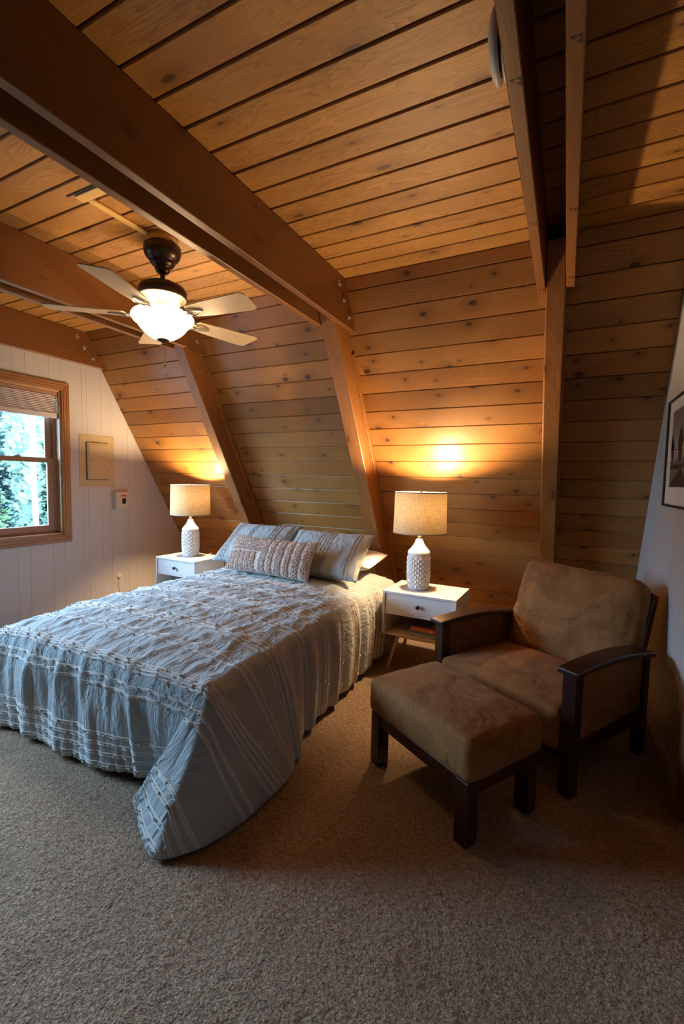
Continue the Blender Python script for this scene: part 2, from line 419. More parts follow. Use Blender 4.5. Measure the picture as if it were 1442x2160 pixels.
# gable walls: painted sheets with routed grooves; window openings left free
def gable(name, x, sgn, holes, seed, topx=None):
    """x = inner face; sgn = direction to the outside"""
    random.seed(seed); b = MB(); ys = [YB]; pat = (.102, .203, .051, .152, .102, .203); i = 0
    y = YB+.05
    while y < Y0:
        ys.append(y); y += pat[i % len(pat)]; i += 1
    ys.append(Y0)
    for h in holes: ys += [h[0], h[1]]
    ys = sorted(set(round(v, 4) for v in ys))
    edges = set(round(v, 4) for h in holes for v in h[:2])
    for a, c in zip(ys, ys[1:]):
        g0 = 0 if a in edges else .0009; g1 = 0 if c in edges else .0009
        aa, cc = a+g0, c-g1
        if cc-aa < .004: continue
        def top(yv): return min(ZC, (Y0-yv)*TAN, (yv-YB)*TAN)
        segs = [(0, None)]
        mid = (a+c)/2
        for h in holes:
            if h[0] < mid < h[1]: segs = [(0, h[2]), (h[3], None)]
        for z0, z1 in segs:
            za = top(aa) if z1 is None else z1; zc = top(cc) if z1 is None else z1
            if max(za, zc) <= z0+.002: continue
            p = [(aa, z0), (cc, z0), (cc, max(zc, z0)), (aa, max(za, z0))]
            b.prism(p, x, x+sgn*.006, 'yz', tint=.5)
    # solid backing
    outl = [(YB-.05, -.05), (Y0+.05, -.05), (Y0+.05, .05)]
    for a, c in zip(ys, ys[1:]):
        mid = (a+c)/2; segs = [(-.05, None)]
        for h in holes:
            if h[0] < mid < h[1]: segs = [(-.05, h[2]), (h[3], None)]
        for z0, z1 in segs:
            za = min(ZC+.03, (Y0-a)*TAN+.1, (a-YB)*TAN+.1) if z1 is None else z1; zc = min(ZC+.03, (Y0-c)*TAN+.1, (c-YB)*TAN+.1) if z1 is None else z1
            b.prism([(a, z0), (c, z0), (c, zc), (a, za)], x+sgn*.0045, x+sgn*.11, 'yz', mi=1)
    return tag(b.build(name, [M_PANEL, M_PGROOVE]), kind='structure')
W1 = (1.42, 2.600, .835, 2.185)
W2 = (-.10, 1.08, .835, 2.185)      # window opening y0, y1, z0, z1
gable('wall_left', XL, -1, [W1, W2], 3)
gable('wall_right', XR, 1, [(1.24, 2.24, -.0, 2.03)], 8)

def portal(y0, y1, z0, z1):
    l = bpy.data.lights.new('window_daylight_portal', 'AREA'); l.shape = 'RECTANGLE'; l.size = z1-z0; l.size_y = y1-y0; l.cycles.is_portal = True
    o = link(bpy.data.objects.new('window_daylight_portal', l)); o.location = (XL-.14, (y0+y1)/2, (z0+z1)/2); o.rotation_euler = (0, -R(90), 0)
[portal(*W) for W in (W1, W2)]

# window with oak casing, deep jamb, double-hung sashes
def window(name, W):
    y0, y1, z0, z1 = W; root = empty(name, (XL, (y0+y1)/2, z0), kind='structure')
    def B(b, nm, mt, par=root):
        o = b.build(nm, mt, par); return o
    off = Matrix.Translation((-XL, -(y0+y1)/2, -z0)); cw = .078
    b = MB()
    def mitre(pts): b.prism(pts, XL, XL+.019, 'yz', bev=.004, mat=off, axis=1)
    for (p, ax) in (([(y0-cw, z1+cw), (y1+cw, z1+cw), (y1, z1), (y0, z1)], 1), ([(y0-cw, z0-cw), (y1+cw, z0-cw), (y1, z0), (y0, z0)], 1),
                    ([(y1, z0), (y1+cw, z0-cw), (y1+cw, z1+cw), (y1, z1)], 2), ([(y0, z0), (y0-cw, z0-cw), (y0-cw, z1+cw), (y0, z1)], 2)):
        b.prism(p, XL, XL+.019, 'yz', bev=.004, mat=off, axis=ax)
        c = Vector(((p[0][0]+p[1][0]+p[2][0]+p[3][0])/4, (p[0][1]+p[1][1]+p[2][1]+p[3][1])/4))
    for q in (.28, .62):     # raised bead lines of the profile
        d = cw*q
        for (lo, hi, ax) in (((XL+.017, y0-d, z1+d-.004), (XL+.0225, y1+d, z1+d+.004), 1), ((XL+.017, y0-d, z0-d-.004), (XL+.0225, y1+d, z0-d+.004), 1),
                             ((XL+.017, y1+d-.004, z0-d), (XL+.0225, y1+d+.004, z1+d), 2), ((XL+.017, y0-d-.004, z0-d), (XL+.0225, y0-d+.004, z1+d), 2)):
            b.board(lo, hi, ax, .0022, off)
    B(b, 'casing', M_OAK)
    b = MB(); xo = XL-.125
    for (lo, hi, ax) in (((xo, y0, z0), (XL+.004, y1, z0+.014), 1), ((xo, y0, z1-.014), (XL+.004, y1, z1), 1), ((xo, y0, z0), (XL+.004, y0+.014, z1), 2), ((xo, y1-.014, z0), (XL+.004, y1, z1), 2)):
        b.board(lo, hi, ax, .001, off)
    B(b, 'jamb', M_OAKL)
    zm = z0+.70; ya, yb = y0+.014, y1-.014
    b = MB()   # tracks
    for yy in ((ya, ya+.022), (yb-.022, yb)): b.board((XL-.12, yy[0], z0+.014), (XL-.062, yy[1], z1-.014), 2, .002, off)
    b.board((XL-.12, ya, z0+.014), (XL-.062, yb, z0+.03), 1, .002, off)
    B(b, 'track', M_VINYL)
    for (xa, za, zb, nm) in ((XL-.088, z0+.03, zm+.022, 'lower_sash'), (XL-.116, zm-.022, z1-.014, 'upper_sash')):
        b = MB(); st = .058; yA, yB_ = ya+.022, yb-.022; xb = xa+.026
        rb = .06 if nm == 'lower_sash' else .044; rt = .044
        b.board((xa, yA, za), (xb, yA+st, zb), 2, .004, off); b.board((xa, yB_-st, za), (xb, yB_, zb), 2, .004, off)
        b.board((xa, yA+st, za), (xb, yB_-st, za+rb), 1, .004, off); b.board((xa, yA+st, zb-rt), (xb, yB_-st, zb), 1, .004, off)
        s_ = B(b, nm, M_VINYL)
        g = MB(); g.board((xa+.01, yA+st-.004, za+rb-.004), (xa+.014, yB_-st+.004, zb-rt+.004), 1, 0, off); g.build('pane', M_GLASS, s_)
        if nm == 'lower_sash':
            g = MB()
            for q in (.3, .72):
                yy = yA+(yB_-yA)*q; g.board((xa, yy-.03, zb), (xb-.004, yy+.03, zb+.008), 1, .003, off); g.board((xa+.004, yy-.006, zb+.008), (xa+.016, yy+.03, zb+.016), 1, .003, off)
            tag(g.build('sash_lock', M_STEEL, s_), 'dark metal sash lock')
    return root
window('window_1', W1); window('window_2', W2)

# pleated blind half drawn at the top of the window
def blind(W, label):
    y0, y1, z0, z1 = W; r = empty('pleated_blind', (XL-.03, (y0+y1)/2, z1-.014), label=label, cat='blind'); hw = (y1-y0)/2-.02
    b = MB(); b.board((-.022, -hw, -.032), (.022, hw, 0), 1, .003); b.build('headrail', M_VINYL, r)
    b = MB(); n = 11; h = .165
    prof = [(.016*(1 if i % 2 else -.2), -.032-h*i/(2*n)) for i in range(2*n+1)]
    prof = prof + [(x-.004, z) for x, z in prof[::-1]]
    b.prism([(p[0], p[1]) for p in prof], -hw+.003, hw-.003, 'xz'); b.build('pleats', M_SHADEF, r)
    b = MB(); b.board((-.018, -hw, -.197-.045), (.018, hw, -.197), 1, .004); b.build('bottom_rail', M_SHADEF, r)
blind(W1, 'cream pleated blind drawn a short way down inside the oak window')

# doorway in the right wall, just beyond the edge of the view
d1 = empty('door_1', (XR, 1.74, 0), kind='structure')
b = MB()
b.board((-.022, .5, 0), (.0, .585, 2.12), 2, .003); b.board((-.022, -.585, 0), (.0, -.5, 2.12), 2, .003); b.board((-.022, -.5, 2.035), (.0, .5, 2.12), 1, .003)
b.build('door_casing', M_OAK, d1)
b = MB(); b.board((.03, -.5, 0), (.07, .5, 2.03), 2, .002)
for (a, c) in ((-.42, -.04), (.04, .42)):
    for (e, f) in ((.12, .95), (1.08, 1.9)): b.board((.018, a, e), (.032, c, f), 2, .006)
dl = b.build('door_leaf', M_OAK, d1)
b = MB(); b.lathe([(0, 0), (.025, 0), (.027, .012), (.012, .02), (.012, .04), (.028, .055), (.024, .075), (0, .08)], 20, Matrix.Translation((.03, -.43, .95)) @ Matrix.Rotation(-R(90), 4, 'Y')); b.build('door_knob', M_PEWTER, dl)

b = MB(); b.board((XR-.012, 2.326, 0), (XR, 3.95, .085), 1, .003); tag(b.build('baseboard_right', M_PANEL), kind='structure')
b = MB(); b.board((XL, YB+.1, .0), (XL+.012, 4.35, .05), 1, .003); tag(b.build('baseboard_left', M_OAK), kind='structure')

# ------------------------------------------------------------------ rafters (sloping posts) and the collar beams bolted to them
def rafter(x0, x1, label):
    r = empty('rafter', ((x0+x1)/2, Y0-.11, 0), label=label, cat='rafter'); off = Matrix.Translation((-(x0+x1)/2, -Y0+.11, 0))
    b = MB(); m_ = off @ slope_mat(0)
    b.board((x0, -.205, -.0), (x1, -.001, SLEN-.001), 2, .005, m_)
    o = b.build('rafter_post', M_RAFT, r)
    b = MB(); b.board((x1-.002, -.05, .05), (x1+.012, -.002, SLEN-.5), 2, .003, m_); b.board((x0-.012, -.05, .05), (x0+.002, -.002, SLEN-.5), 2, .003, m_)
    b.build('edge_strip', M_RAFT, r); return r
random.seed(31)
rafter(-3.008, -2.905, 'sloping wooden rafter nearest the window, between the left lamp and the bed pillows')
rafter(-1.588, -1.474, 'sloping wooden rafter between the bed and the right-hand nightstand')
random.seed(36)
rafter(-.155, -.057, 'sloping wooden rafter standing behind the brown armchair')
ZB = 2.478
def beam(x0, x1, yend, label, group, bolts=0, face=1, wash=False):
    r = empty('ceiling_beam', ((x0+x1)/2, yend, ZB), label=label, cat='beam', group=group); off = Matrix.Translation((-(x0+x1)/2, -yend, -ZB))
    b = MB(); ytop = YC1-.003
    b.prism([(YC0+.003, ZC-.002), (ytop, ZC-.002), (yend-.004, ZB+.07 if yend > YC1 else ZB), (yend, ZB), (YC0-.15, ZB)] if yend > YC1 else [(YC0+.003, ZC-.002), (yend, ZC-.002), (yend, ZB), (YC0-.15, ZB)], x0, x1, 'yz', bev=.003, mat=off, axis=1)
    b.build('beam_board', M_BEAM, r)
    for i in range(bolts):
        yy, zz = ((2.751, 2.725), (2.819, 2.642), (2.906, 2.556))[i]
        xx = x1 if face > 0 else x0
        t_ = off @ Matrix.Translation((xx, yy, zz)) @ Matrix.Rotation(R(90)*face, 4, 'Y')
        q = MB(); q.lathe([(0, 0), (.021, 0), (.021, .003), (.0175, .0035), (0, .0035)], 20, t_); q.lathe([(0, .0035), (.0095, .0035), (.0095, .012), (0, .012)], 6, t_, smooth=False, mi=1)
        q.build('bolt', [M_NICKEL, M_STEEL], r)
random.seed(40)
g1 = None
beam(-3.053, -3.01, 3.06, 'left board of the double ceiling beam beyond the fan', g1, 3, -1)
beam(-2.905, -2.862, 3.06, 'right board of the double ceiling beam beyond the fan, lit orange by it', g1, 3)
beam(-1.631, -1.590, 2.83, 'left board of the large double ceiling beam over the bed', g1, 3, -1)
beam(-1.472, -1.430, 3.05, 'right board of the large double ceiling beam, three bolts near its end', g1, 3)
beam(-.199, -.157, 3.09, 'left board of the right-hand double beam, white detector on its side', g1, 0)
beam(-.055, -.012, 2.835, 'right board of the right-hand double beam above the armchair', g1, 0)
beam(XL, -4.24, 3.095, 'single ceiling beam fixed flat along the top of the white window wall', g1, 3)

# grade marks inked on the undersides of the right-hand beams
M_STAMP = plain('grade_stamp_ink', (.022, .012, .008), .6)
beams_ = [o for o in bpy.data.objects if o.name.startswith('ceiling_beam')]
for (x, y) in ((-.178, 1.33), (-.178, 2.06), (-.178, 2.76), (-.034, 1.27), (-.034, 2.02), (-.034, 2.66)):
    par = min(beams_, key=lambda o: abs(o.location.x-x)); b = MB(); lx, ly = x-par.location.x, y-par.location.y; w_ = .012
    for (px_, py_, k_) in ((-1, 0, 1), (.35, 0, 1), (.35, 1.3, 1)):      # triangular mill mark of three small wedges
        b.prism([(lx+w_*px_, ly+w_*py_), (lx+w_*(px_+1.1), ly+w_*(py_-.2)), (lx+w_*(px_+1.0), ly+w_*(py_+1.1))], -.0008, .0004, 'xy')
    b.build('grade_stamp', M_STAMP, par)

# wooden fan mounting frame on the ceiling
random.seed(3)
b = MB(); z0, z1 = ZC-.014, ZC
b.board((-2.255, 1.462, z0), (-1.64, 1.515, z1), 0, .002); b.board((-2.228, 1.515, z0), (-2.188, 1.90, z1), 1, .002)
M_BATTEN = wood('yellow_pine_batten', (.78, .53, .17), (.66, .40, .11), (.2, .1, .04), ring=80, knots=0, var=.05, rough=.4)
tag(b.build('ceiling_batten', M_BATTEN), 'thin yellow pine batten frame on the ceiling leading to the fan', 'batten')
b = MB(); b.board((-2.30, 1.452, ZC-.006), (-1.64, 1.460, ZC), 0, .002)
tag(b.build('conduit_strip', plain('grey_conduit', (.10, .085, .075), .5)), 'short dark grey strip beside the yellow ceiling batten', 'strip')

# ------------------------------------------------------------------ ceiling fan
fan = empty('ceiling_fan', (-2.177, 1.935, ZC), label='five-blade bronze ceiling fan with a glowing frosted glass bowl', cat='ceiling fan')
def zf(z): return z-ZC
random.seed(8)
b = MB(); b.lathe([(0, 0), (.088, 0), (.088, -.045), (0, -.045)], 32); b.build('mounting_block', M_BATTEN, fan)
b = MB(); b.lathe([(0, -.045), (.092, -.045), (.103, -.052), (.1045, -.080), (.100, -.098), (.090, -.116), (.074, -.130), (.066, -.134), (.069, -.142), (.060, -.156), (.045, -.166), (.040, -.170), (.043, -.180), (.036, -.194), (.022, -.203), (0, -.206)], 40); b.build('canopy', M_BRONZE, fan)
b = MB(); b.lathe([(.0135, -.2), (.0135, -.262)], 16); b.lathe([(.024, -.245), (.024, -.265)], 16, cap=True); b.build('downrod', M_BRONZE, fan)
b = MB(); b.lathe([(0, -.258), (.05, -.260), (.10, -.268), (.126, -.282), (.134, -.30), (.134, -.332), (.128, -.342), (.12, -.345), (0, -.345)], 48); mo_ = b.build('motor_housing', M_BRONZE, fan)
b = MB(); b.lathe([(.131, -.336), (.134, -.340), (.131, -.345), (.122, -.347), (.114, -.352), (.088, -.382), (.07, -.386), (.066, -.39), (.066, -.412), (.074, -.414), (.074, -.42), (.0, -.42)], 60)
vr = b.build('vent_ring', M_PEWTER, fan)
for k in range(20):
    b = MB(); a = 2*PI*k/20; m_ = Matrix.Rotation(a, 4, 'Z') @ Matrix.Translation((.102, 0, -.3665)) @ Matrix.Rotation(R(49), 4, 'Y')
    b.board((-.012, -.0022, -.0015), (.012, .0022, .0015), 0, .001, m_)
    b.build('vent_slot', M_BLACK, vr)
BZ = zf(2.345)
def blade_mesh():
    b = MB(); L0, L1 = .215, .633
    pts = [(L0, -.056), (L0+.12, -.072), (L1-.03, -.086), (L1-.008, -.077), (L1, -.056), (L1-.014, .068), (L1-.03, .081), (L1-.06, .084), (L0+.12, .070), (L0, .054), (L0-.012, .03), (L0-.012, -.032)]
    b.prism(pts, -.003, .003, 'xy', bev=.0008, mi=0, axis=0); return b
def iron_mesh():
    b = MB()
    b.tube([(.068, 0, .025), (.10, 0, .012), (.135, 0, -.002), (.165, 0, -.006)], [.008, .0075, .006, .006], 10)
    for s in (-1, 1):
        b.tube([(.15, 0, -.008), (.165, s*.024, -.008), (.19, s*.032, -.008), (.21, s*.022, -.008), (.195, s*.006, -.008), (.175, 0, -.008)], .0038, 8)
        b.tube([(.19, s*.032, -.008), (.235, s*.040, -.008), (.285, s*.012, -.008), (.30, 0, -.008)], .004, 8)
        b.tube([(.175, 0, -.008), (.23, s*.016, -.008), (.30, 0, -.008)], .003, 6)
    b.tube([(.165, 0, -.007), (.30, 0, -.007)], .0035, 8)
    b.lathe([(0, -.014), (.009, -.013), (.011, -.006), (0, -.004)], 14, Matrix.Translation((.168, 0, 0)))
    return b
bl0 = None
for k in range(5):
    a = -1.22 + k*R(72)
    if k == 0:
        bl = blade_mesh().build('blade', M_BLADE, fan); ir = iron_mesh().build('blade_iron', M_PEWTER, bl)
        bl0, ir0 = bl, ir
    else:
        bl = bl0.copy(); COL.objects.link(bl); ir = ir0.copy(); COL.objects.link(ir); ir.parent = bl
    bl.location = (0, 0, BZ); bl.rotation_euler = (R(-9), 0, a)
b = MB(); b.lathe([(.0, -.42), (.055, -.42), (.055, -.428), (.09, -.43), (.0, -.431)], 36); b.build('light_fitter', M_PEWTER, fan)
prof = [(.128, -.424), (.150, -.427), (.166, -.436), (.175, -.450), (.1745, -.464), (.164, -.478), (.148, -.490), (.137, -.503), (.125, -.520), (.103, -.543), (.070, -.566), (.038, -.578), (.0, -.582)]
b = MB(); b.lathe(prof, 56); bw = b.build('glass_bowl', M_BOWL, fan)
for q in (0, 1, 2):
    b = MB(); b.lathe([(0, .03), (.012, .028), (.024, .012), (.026, -.006), (.018, -.024), (0, -.03)], 16, Matrix.Translation((.07*math.cos(q*2.1-.4), .07*math.sin(q*2.1-.4), -.478)))
    b.build('light_bulb', M_FBULB, fan)
b = MB(); b.lathe([(0, -.572), (.034, -.577), (.035, -.583), (.020, -.592), (.008, -.596), (.008, -.604), (.011, -.607), (.008, -.612), (0, -.613)], 28); b.build('finial', M_BRONZE, fan)
b = MB(); b.tube([(.012, 0, -.60), (.014, 0, -.66), (.014, 0, -.72)], .0011, 6)
for k in range(14): b.lathe([(0, .0022), (.0022, 0), (0, -.0022)], 8, Matrix.Translation((.014, 0, -.615-k*.007)))
b.lathe([(0, -.72), (.0035, -.722), (.0045, -.735), (0, -.745)], 10, Matrix.Translation((.014, 0, 0))); b.build('pull_chain', M_BRONZE, fan)

# detector on the side of the beam
sd = empty('smoke_detector', (-.199, 1.36, 2.60), label='round white detector mounted on the side of the right-hand beam', cat='smoke detector')
Mx = Matrix.Rotation(R(-90), 4, 'Y')
b = MB(); b.lathe([(0, 0), (.078, 0), (.080, .010), (.076, .013), (0, .013)], 48, Mx); b.build('mounting_plate', M_PLAST, sd)
b = MB(); b.lathe([(.066, .013), (.066, .024)], 48, Mx); b.build('vent_gap', M_BLACK, sd)
b = MB(); b.lathe([(0, .022), (.078, .022), (.083, .026), (.082, .034), (.070, .043), (.05, .048), (0, .050)], 48, Mx); b.build('cover', M_PLAST, sd)

# ------------------------------------------------------------------ things on the window wall
pn = empty('breaker_panel', (XL, 2.96, 1.545), label='beige metal electrical panel with a small door on the white wall', cat='electrical panel')
b = MB(); b.board((0, -.19, -.262), (.004, .19, .262), 2, .0015); b.build('cover_plate', M_BEIGE, pn)
b = MB(); b.board((.003, -.122, -.190), (.009, .118, .190), 2, .001); b.build('door_shadow_gap', plain('painted_gap_shade', (.10, .075, .05), .6), pn)  # dark board edging the door; its colour paints in the shadow gap
b = MB(); b.board((.008, -.116, -.184), (.020, .114, .186), 2, .004); b.board((.018, -.100, -.168), (.025, .104, .166), 2, .004); dr = b.build('panel_door', M_BEIGE, pn)
b = MB(); b.board((.024, -.088, -.008), (.030, -.066, .012), 2, .002); tag(b.build('latch', M_STEEL, dr), 'small grey door latch')
for zz in (.085, -.11):
    b = MB(); b.board((.0245, .09, zz), (.0265, .10, zz+.025), 2, .001); b.build('hinge', M_STEEL, dr)
for (y, z) in ((-.17, .24), (.17, .24), (-.17, -.24), (.17, -.24), (-.165, 0), (.165, 0)):
    b = MB(); b.lathe([(0, .003), (.006, .002), (.007, 0)], 12, Matrix.Translation((.004, y, z)) @ Matrix.Rotation(R(90), 4, 'Y')); b.build('screw', M_PEWTER, pn)
dc = empty('switch_box', (XL, 3.20, 1.14), label='small beige box with a black switch on the white wall beside the panel', cat='switch box')
b = MB(); b.board((0, -.078, -.092), (.062, .078, .092), 2, .004); b.board((.060, -.074, -.088), (.066, .074, .088), 2, .003); b.build('housing', M_BEIGE2, dc)
b = MB(); b.board((.065, -.008, -.035), (.069, .034, .022), 2, .001); b.board((.068, .012, .0), (.084, .030, .010), 2, .002); b.build('switch_toggle', M_BLACK, dc)
b = MB(); b.board((.0655, -.025, .042), (.0668, .045, .060), 2, .0005); b.build('warning_label', M_RED, dc)
wo = empty('wall_outlet', (XL, 3.18, .30), label='beige wall outlet with a white plug low on the white wall by the bed', cat='outlet')
b = MB(); b.board((0, -.038, -.06), (.006, .038, .06), 2, .003); b.build('outlet_plate', M_BEIGE2, wo)
b = MB(); b.board((.005, -.016, .006), (.030, .016, .034), 2, .004); b.tube([(.03, 0, .02), (.05, 0, .01), (.05, .01, -.05), (.03, .03, -.15), (.02, .05, -.28)], .003, 8); tag(b.build('plug', M_PLAST, wo), 'white plug with cord')
for z in (-.022,):
    b = MB(); b.lathe([(0, .0072), (.016, .007), (.017, .004)], 20, Matrix.Translation((0, 0, z)) @ Matrix.Rotation(R(90), 4, 'Y')); b.board((.0065, -.007, z-.004), (.0078, -.005, z+.006), 2, 0, mi=1); b.board((.0065, .005, z-.004), (.0078, .007, z+.006), 2, 0, mi=1); b.build('socket', [M_BEIGE2, M_BLACK], wo)

# ------------------------------------------------------------------ framed picture on the right wall
pf = empty('framed_picture', (XR, 2.63, 1.295), label='black framed lake photograph with a wide white mat on the right wall', cat='picture')
HW, HH = .47, .580
b = MB(); fw = .012
b.board((-.024, -HW, 0), (0, -HW+fw, HH), 2, .002); b.board((-.024, HW-fw, 0), (0, HW, HH), 2, .002); b.board((-.024, -HW+fw, 0), (0, HW-fw, fw), 1, .002); b.board((-.024, -HW+fw, HH-fw), (0, HW-fw, HH), 1, .002); b.build('frame', M_FRAME, pf)
b = MB(); b.board((-.012, -HW+fw, fw), (-.004, HW-fw, HH-fw), 1, 0); b.build('mat', M_MAT, pf)
def m_print():
    N = NT('lake_photograph'); o = N.co('obj'); sp = N.n('SeparateXYZ'); N.l(o, sp.inputs[0])
    c = N.ramp(N.maprange(sp.outputs[2], .1, .5), [(0, (.10, .085, .08)), (.2, (.2, .18, .18)), (.5, (.44, .42, .43)), (.75, (.30, .28, .28)), (1, (.18, .165, .165))])
    N.base(c, .5); return N.m
b = MB(); b.board((-.0135, -.34, .105), (-.0118, .355, .51), 1, 0); pr = b.build('photograph', m_print(), pf)
M_INK = plain('dark_print_ink', (.028, .022, .022), .5); M_INK2 = plain('grey_print_ink', (.12, .11, .11), .5)
random.seed(5); b = MB()
def blob(yc, zc, ry, rz, n=26):
    b.prism([(yc+ry*math.cos(2*PI*i/n)*(1+.25*random.uniform(-1, 1)), zc+rz*math.sin(2*PI*i/n)*(1+.2*random.uniform(-1, 1))) for i in range(n)], -.0145, -.0134, 'yz')
blob(.315, .30, .035, .055); blob(.335, .335, .02, .05); blob(.14, .32, .05, .08); blob(-.02, .34, .07, .09); blob(-.22, .33, .10, .10)
b.prism([(.355, .105), (-.05, .105), (.09, .20), (.11, .20)], -.0145, -.0134, 'yz')
for k in range(9):
    y = .33-k*.045; b.board((-.0147, y-.007, .20+random.uniform(-.01, .01)), (-.0134, y+.007, .245+random.uniform(-.01, .015)), 2, 0)
b.prism([(.355, .200), (.355, .222), (-.34, .214), (-.34, .204)], -.0142, -.0134, 'yz')
b.prism([(.30, .30), (.30, .304), (.14, .296), (.14, .292)], -.0142, -.0134, 'yz')
b.build('print_detail', M_INK, pr)

# ------------------------------------------------------------------ nightstands
def nightstand(label, loc, rz):
    r = empty('nightstand', loc, rz, label, 'nightstand', 'white nightstands beside the bed'); W_, D_, ZT, ZL = .545, .40, .60, .275; t = .018
    b = MB(); lip = .012
    b.board((0, 0, ZT-t), (W_, D_, ZT), 0, .0025); b.board((0, 0, ZL), (t, D_, ZT-t), 2, .002); b.board((W_-t, 0, ZL), (W_, D_, ZT-t), 2, .002)
    b.board((t, D_-.01, ZL+t), (W_-t, D_, ZT-t), 0, 0); b.board((t, .012, .428), (W_-t, D_-.01, .440), 0, 0)
    b.build('case', M_WHITE, r)
    b = MB(); b.board((0, -.001, ZL-.001), (W_, D_, ZL+t), 0, .002); tag(b.build('bottom_shelf', M_BIRCH, r), 'pale birch bottom shelf')
    b = MB(); b.board((t+.002, .012, .4405), (W_-t-.002, .028, ZT-t-.003), 0, .0015); b.board((t+.01, .03, .445), (W_-t-.01, D_-.03, .455), 0, 0); dw = b.build('drawer', M_WHITE, r)
    b = MB(); b.lathe([(0, -.002), (.006, 0), (.006, .012), (.0145, .017), (.0155, .024), (.011, .029), (0, .030)], 24, Matrix.Translation((W_/2, .012, .51)) @ Matrix.Rotation(R(90), 4, 'X')); tag(b.build('knob', M_KNOB, dw), 'round dark knob')
    b = MB(); b.board((.09, .06, ZL-.03), (W_-.09, .10, ZL-.001), 0, .002); b.build('leg_rail', M_BIRCH, r); b = MB(); b.board((.09, D_-.10, ZL-.03), (W_-.09, D_-.06, ZL-.001), 0, .002); b.build('leg_rail', M_BIRCH, r)
    for sx in (0, 1):
        for sy in (0, 1):
            x0 = .105 if sx == 0 else W_-.105; y0 = .08 if sy == 0 else D_-.08; dx = -.07 if sx == 0 else .07; dy = -.03 if sy == 0 else .03
            b = MB(); b.tube([(x0, y0, ZL-.001), (x0+dx, y0+dy, .0)], [.0165, .010], 16); b.build('leg', M_BIRCH, r)
    return r
random.seed(9)
nsR = nightstand('white nightstand with an open shelf of books, between bed and armchair', (-1.172, 3.035, 0), R(-1.5))
nsL = copy_tree(nsR); nsL.location = (-3.66, 3.135, 0); nsL.rotation_euler = (0, 0, R(-2)); nsL['label'] = 'white nightstand beneath the left lamp, against the window wall side of the bed'

# ------------------------------------------------------------------ books in the right nightstand
def book(name, label, x, y, z, w_, d_, h, rz, cm, pages=True):
    r = empty(name, (x, y, z), R(rz), label, 'book', 'books on the nightstand shelf')
    b = MB(); b.board((0, 0, 0), (w_, d_, .0018), 0, 0); b.board((0, 0, h-.0018), (w_, d_, h), 0, 0); b.board((0, 0, 0), (w_, .002, h), 0, 0); b.build('cover', cm, r)
    b = MB(); b.board((.003, .002, .0019), (w_-.003, d_-.004, h-.0019), 0, 0); b.build('pages', M_PAPER, r)
    return r
bz = .275+.0185
bx, by = -1.172, 3.035
M_B1 = plain('silver_cover', (.42, .40, .38), .4); M_B2 = plain('teal_grey_cover', (.16, .20, .20), .4); M_B3 = plain('orange_cover', (.62, .17, .05), .4); M_B4 = plain('dark_cover', (.03, .03, .035), .35)
k1 = book('paperback_book', 'silvery wide book at the bottom of the pile on the nightstand shelf', bx+.195, by+.030, bz, .235, .17, .015, -6, M_B1)
b = MB(); b.board((.115, -.0006, .002), (.121, .0004, .013), 0, 0); b.build('spine_print', M_RED, k1); b = MB(); b.board((.185, -.0006, .003), (.225, .0004, .007), 0, 0); b.build('spine_print', M_BLACK, k1)
k2 = book('paperback_book', 'grey-green book in the middle of the pile on the nightstand shelf', bx+.185, by+.045, bz+.0155, .245, .165, .010, -4, M_B2)
k3 = book('paperback_book', 'thick orange paperback on the pile on the nightstand shelf', bx+.205, by+.057, bz+.026, .19, .135, .026, -7, M_B3)
b = MB(); b.board((.15, -.0006, .006), (.165, .0004, .018), 0, 0); b.build('spine_print', plain('cream_print', (.7, .55, .35), .5), k3)
k4 = book('paperback_book', 'thin black-covered paperback topping the book pile', bx+.21, by+.080, bz+.0525, .14, .12, .010, 3, M_B4)

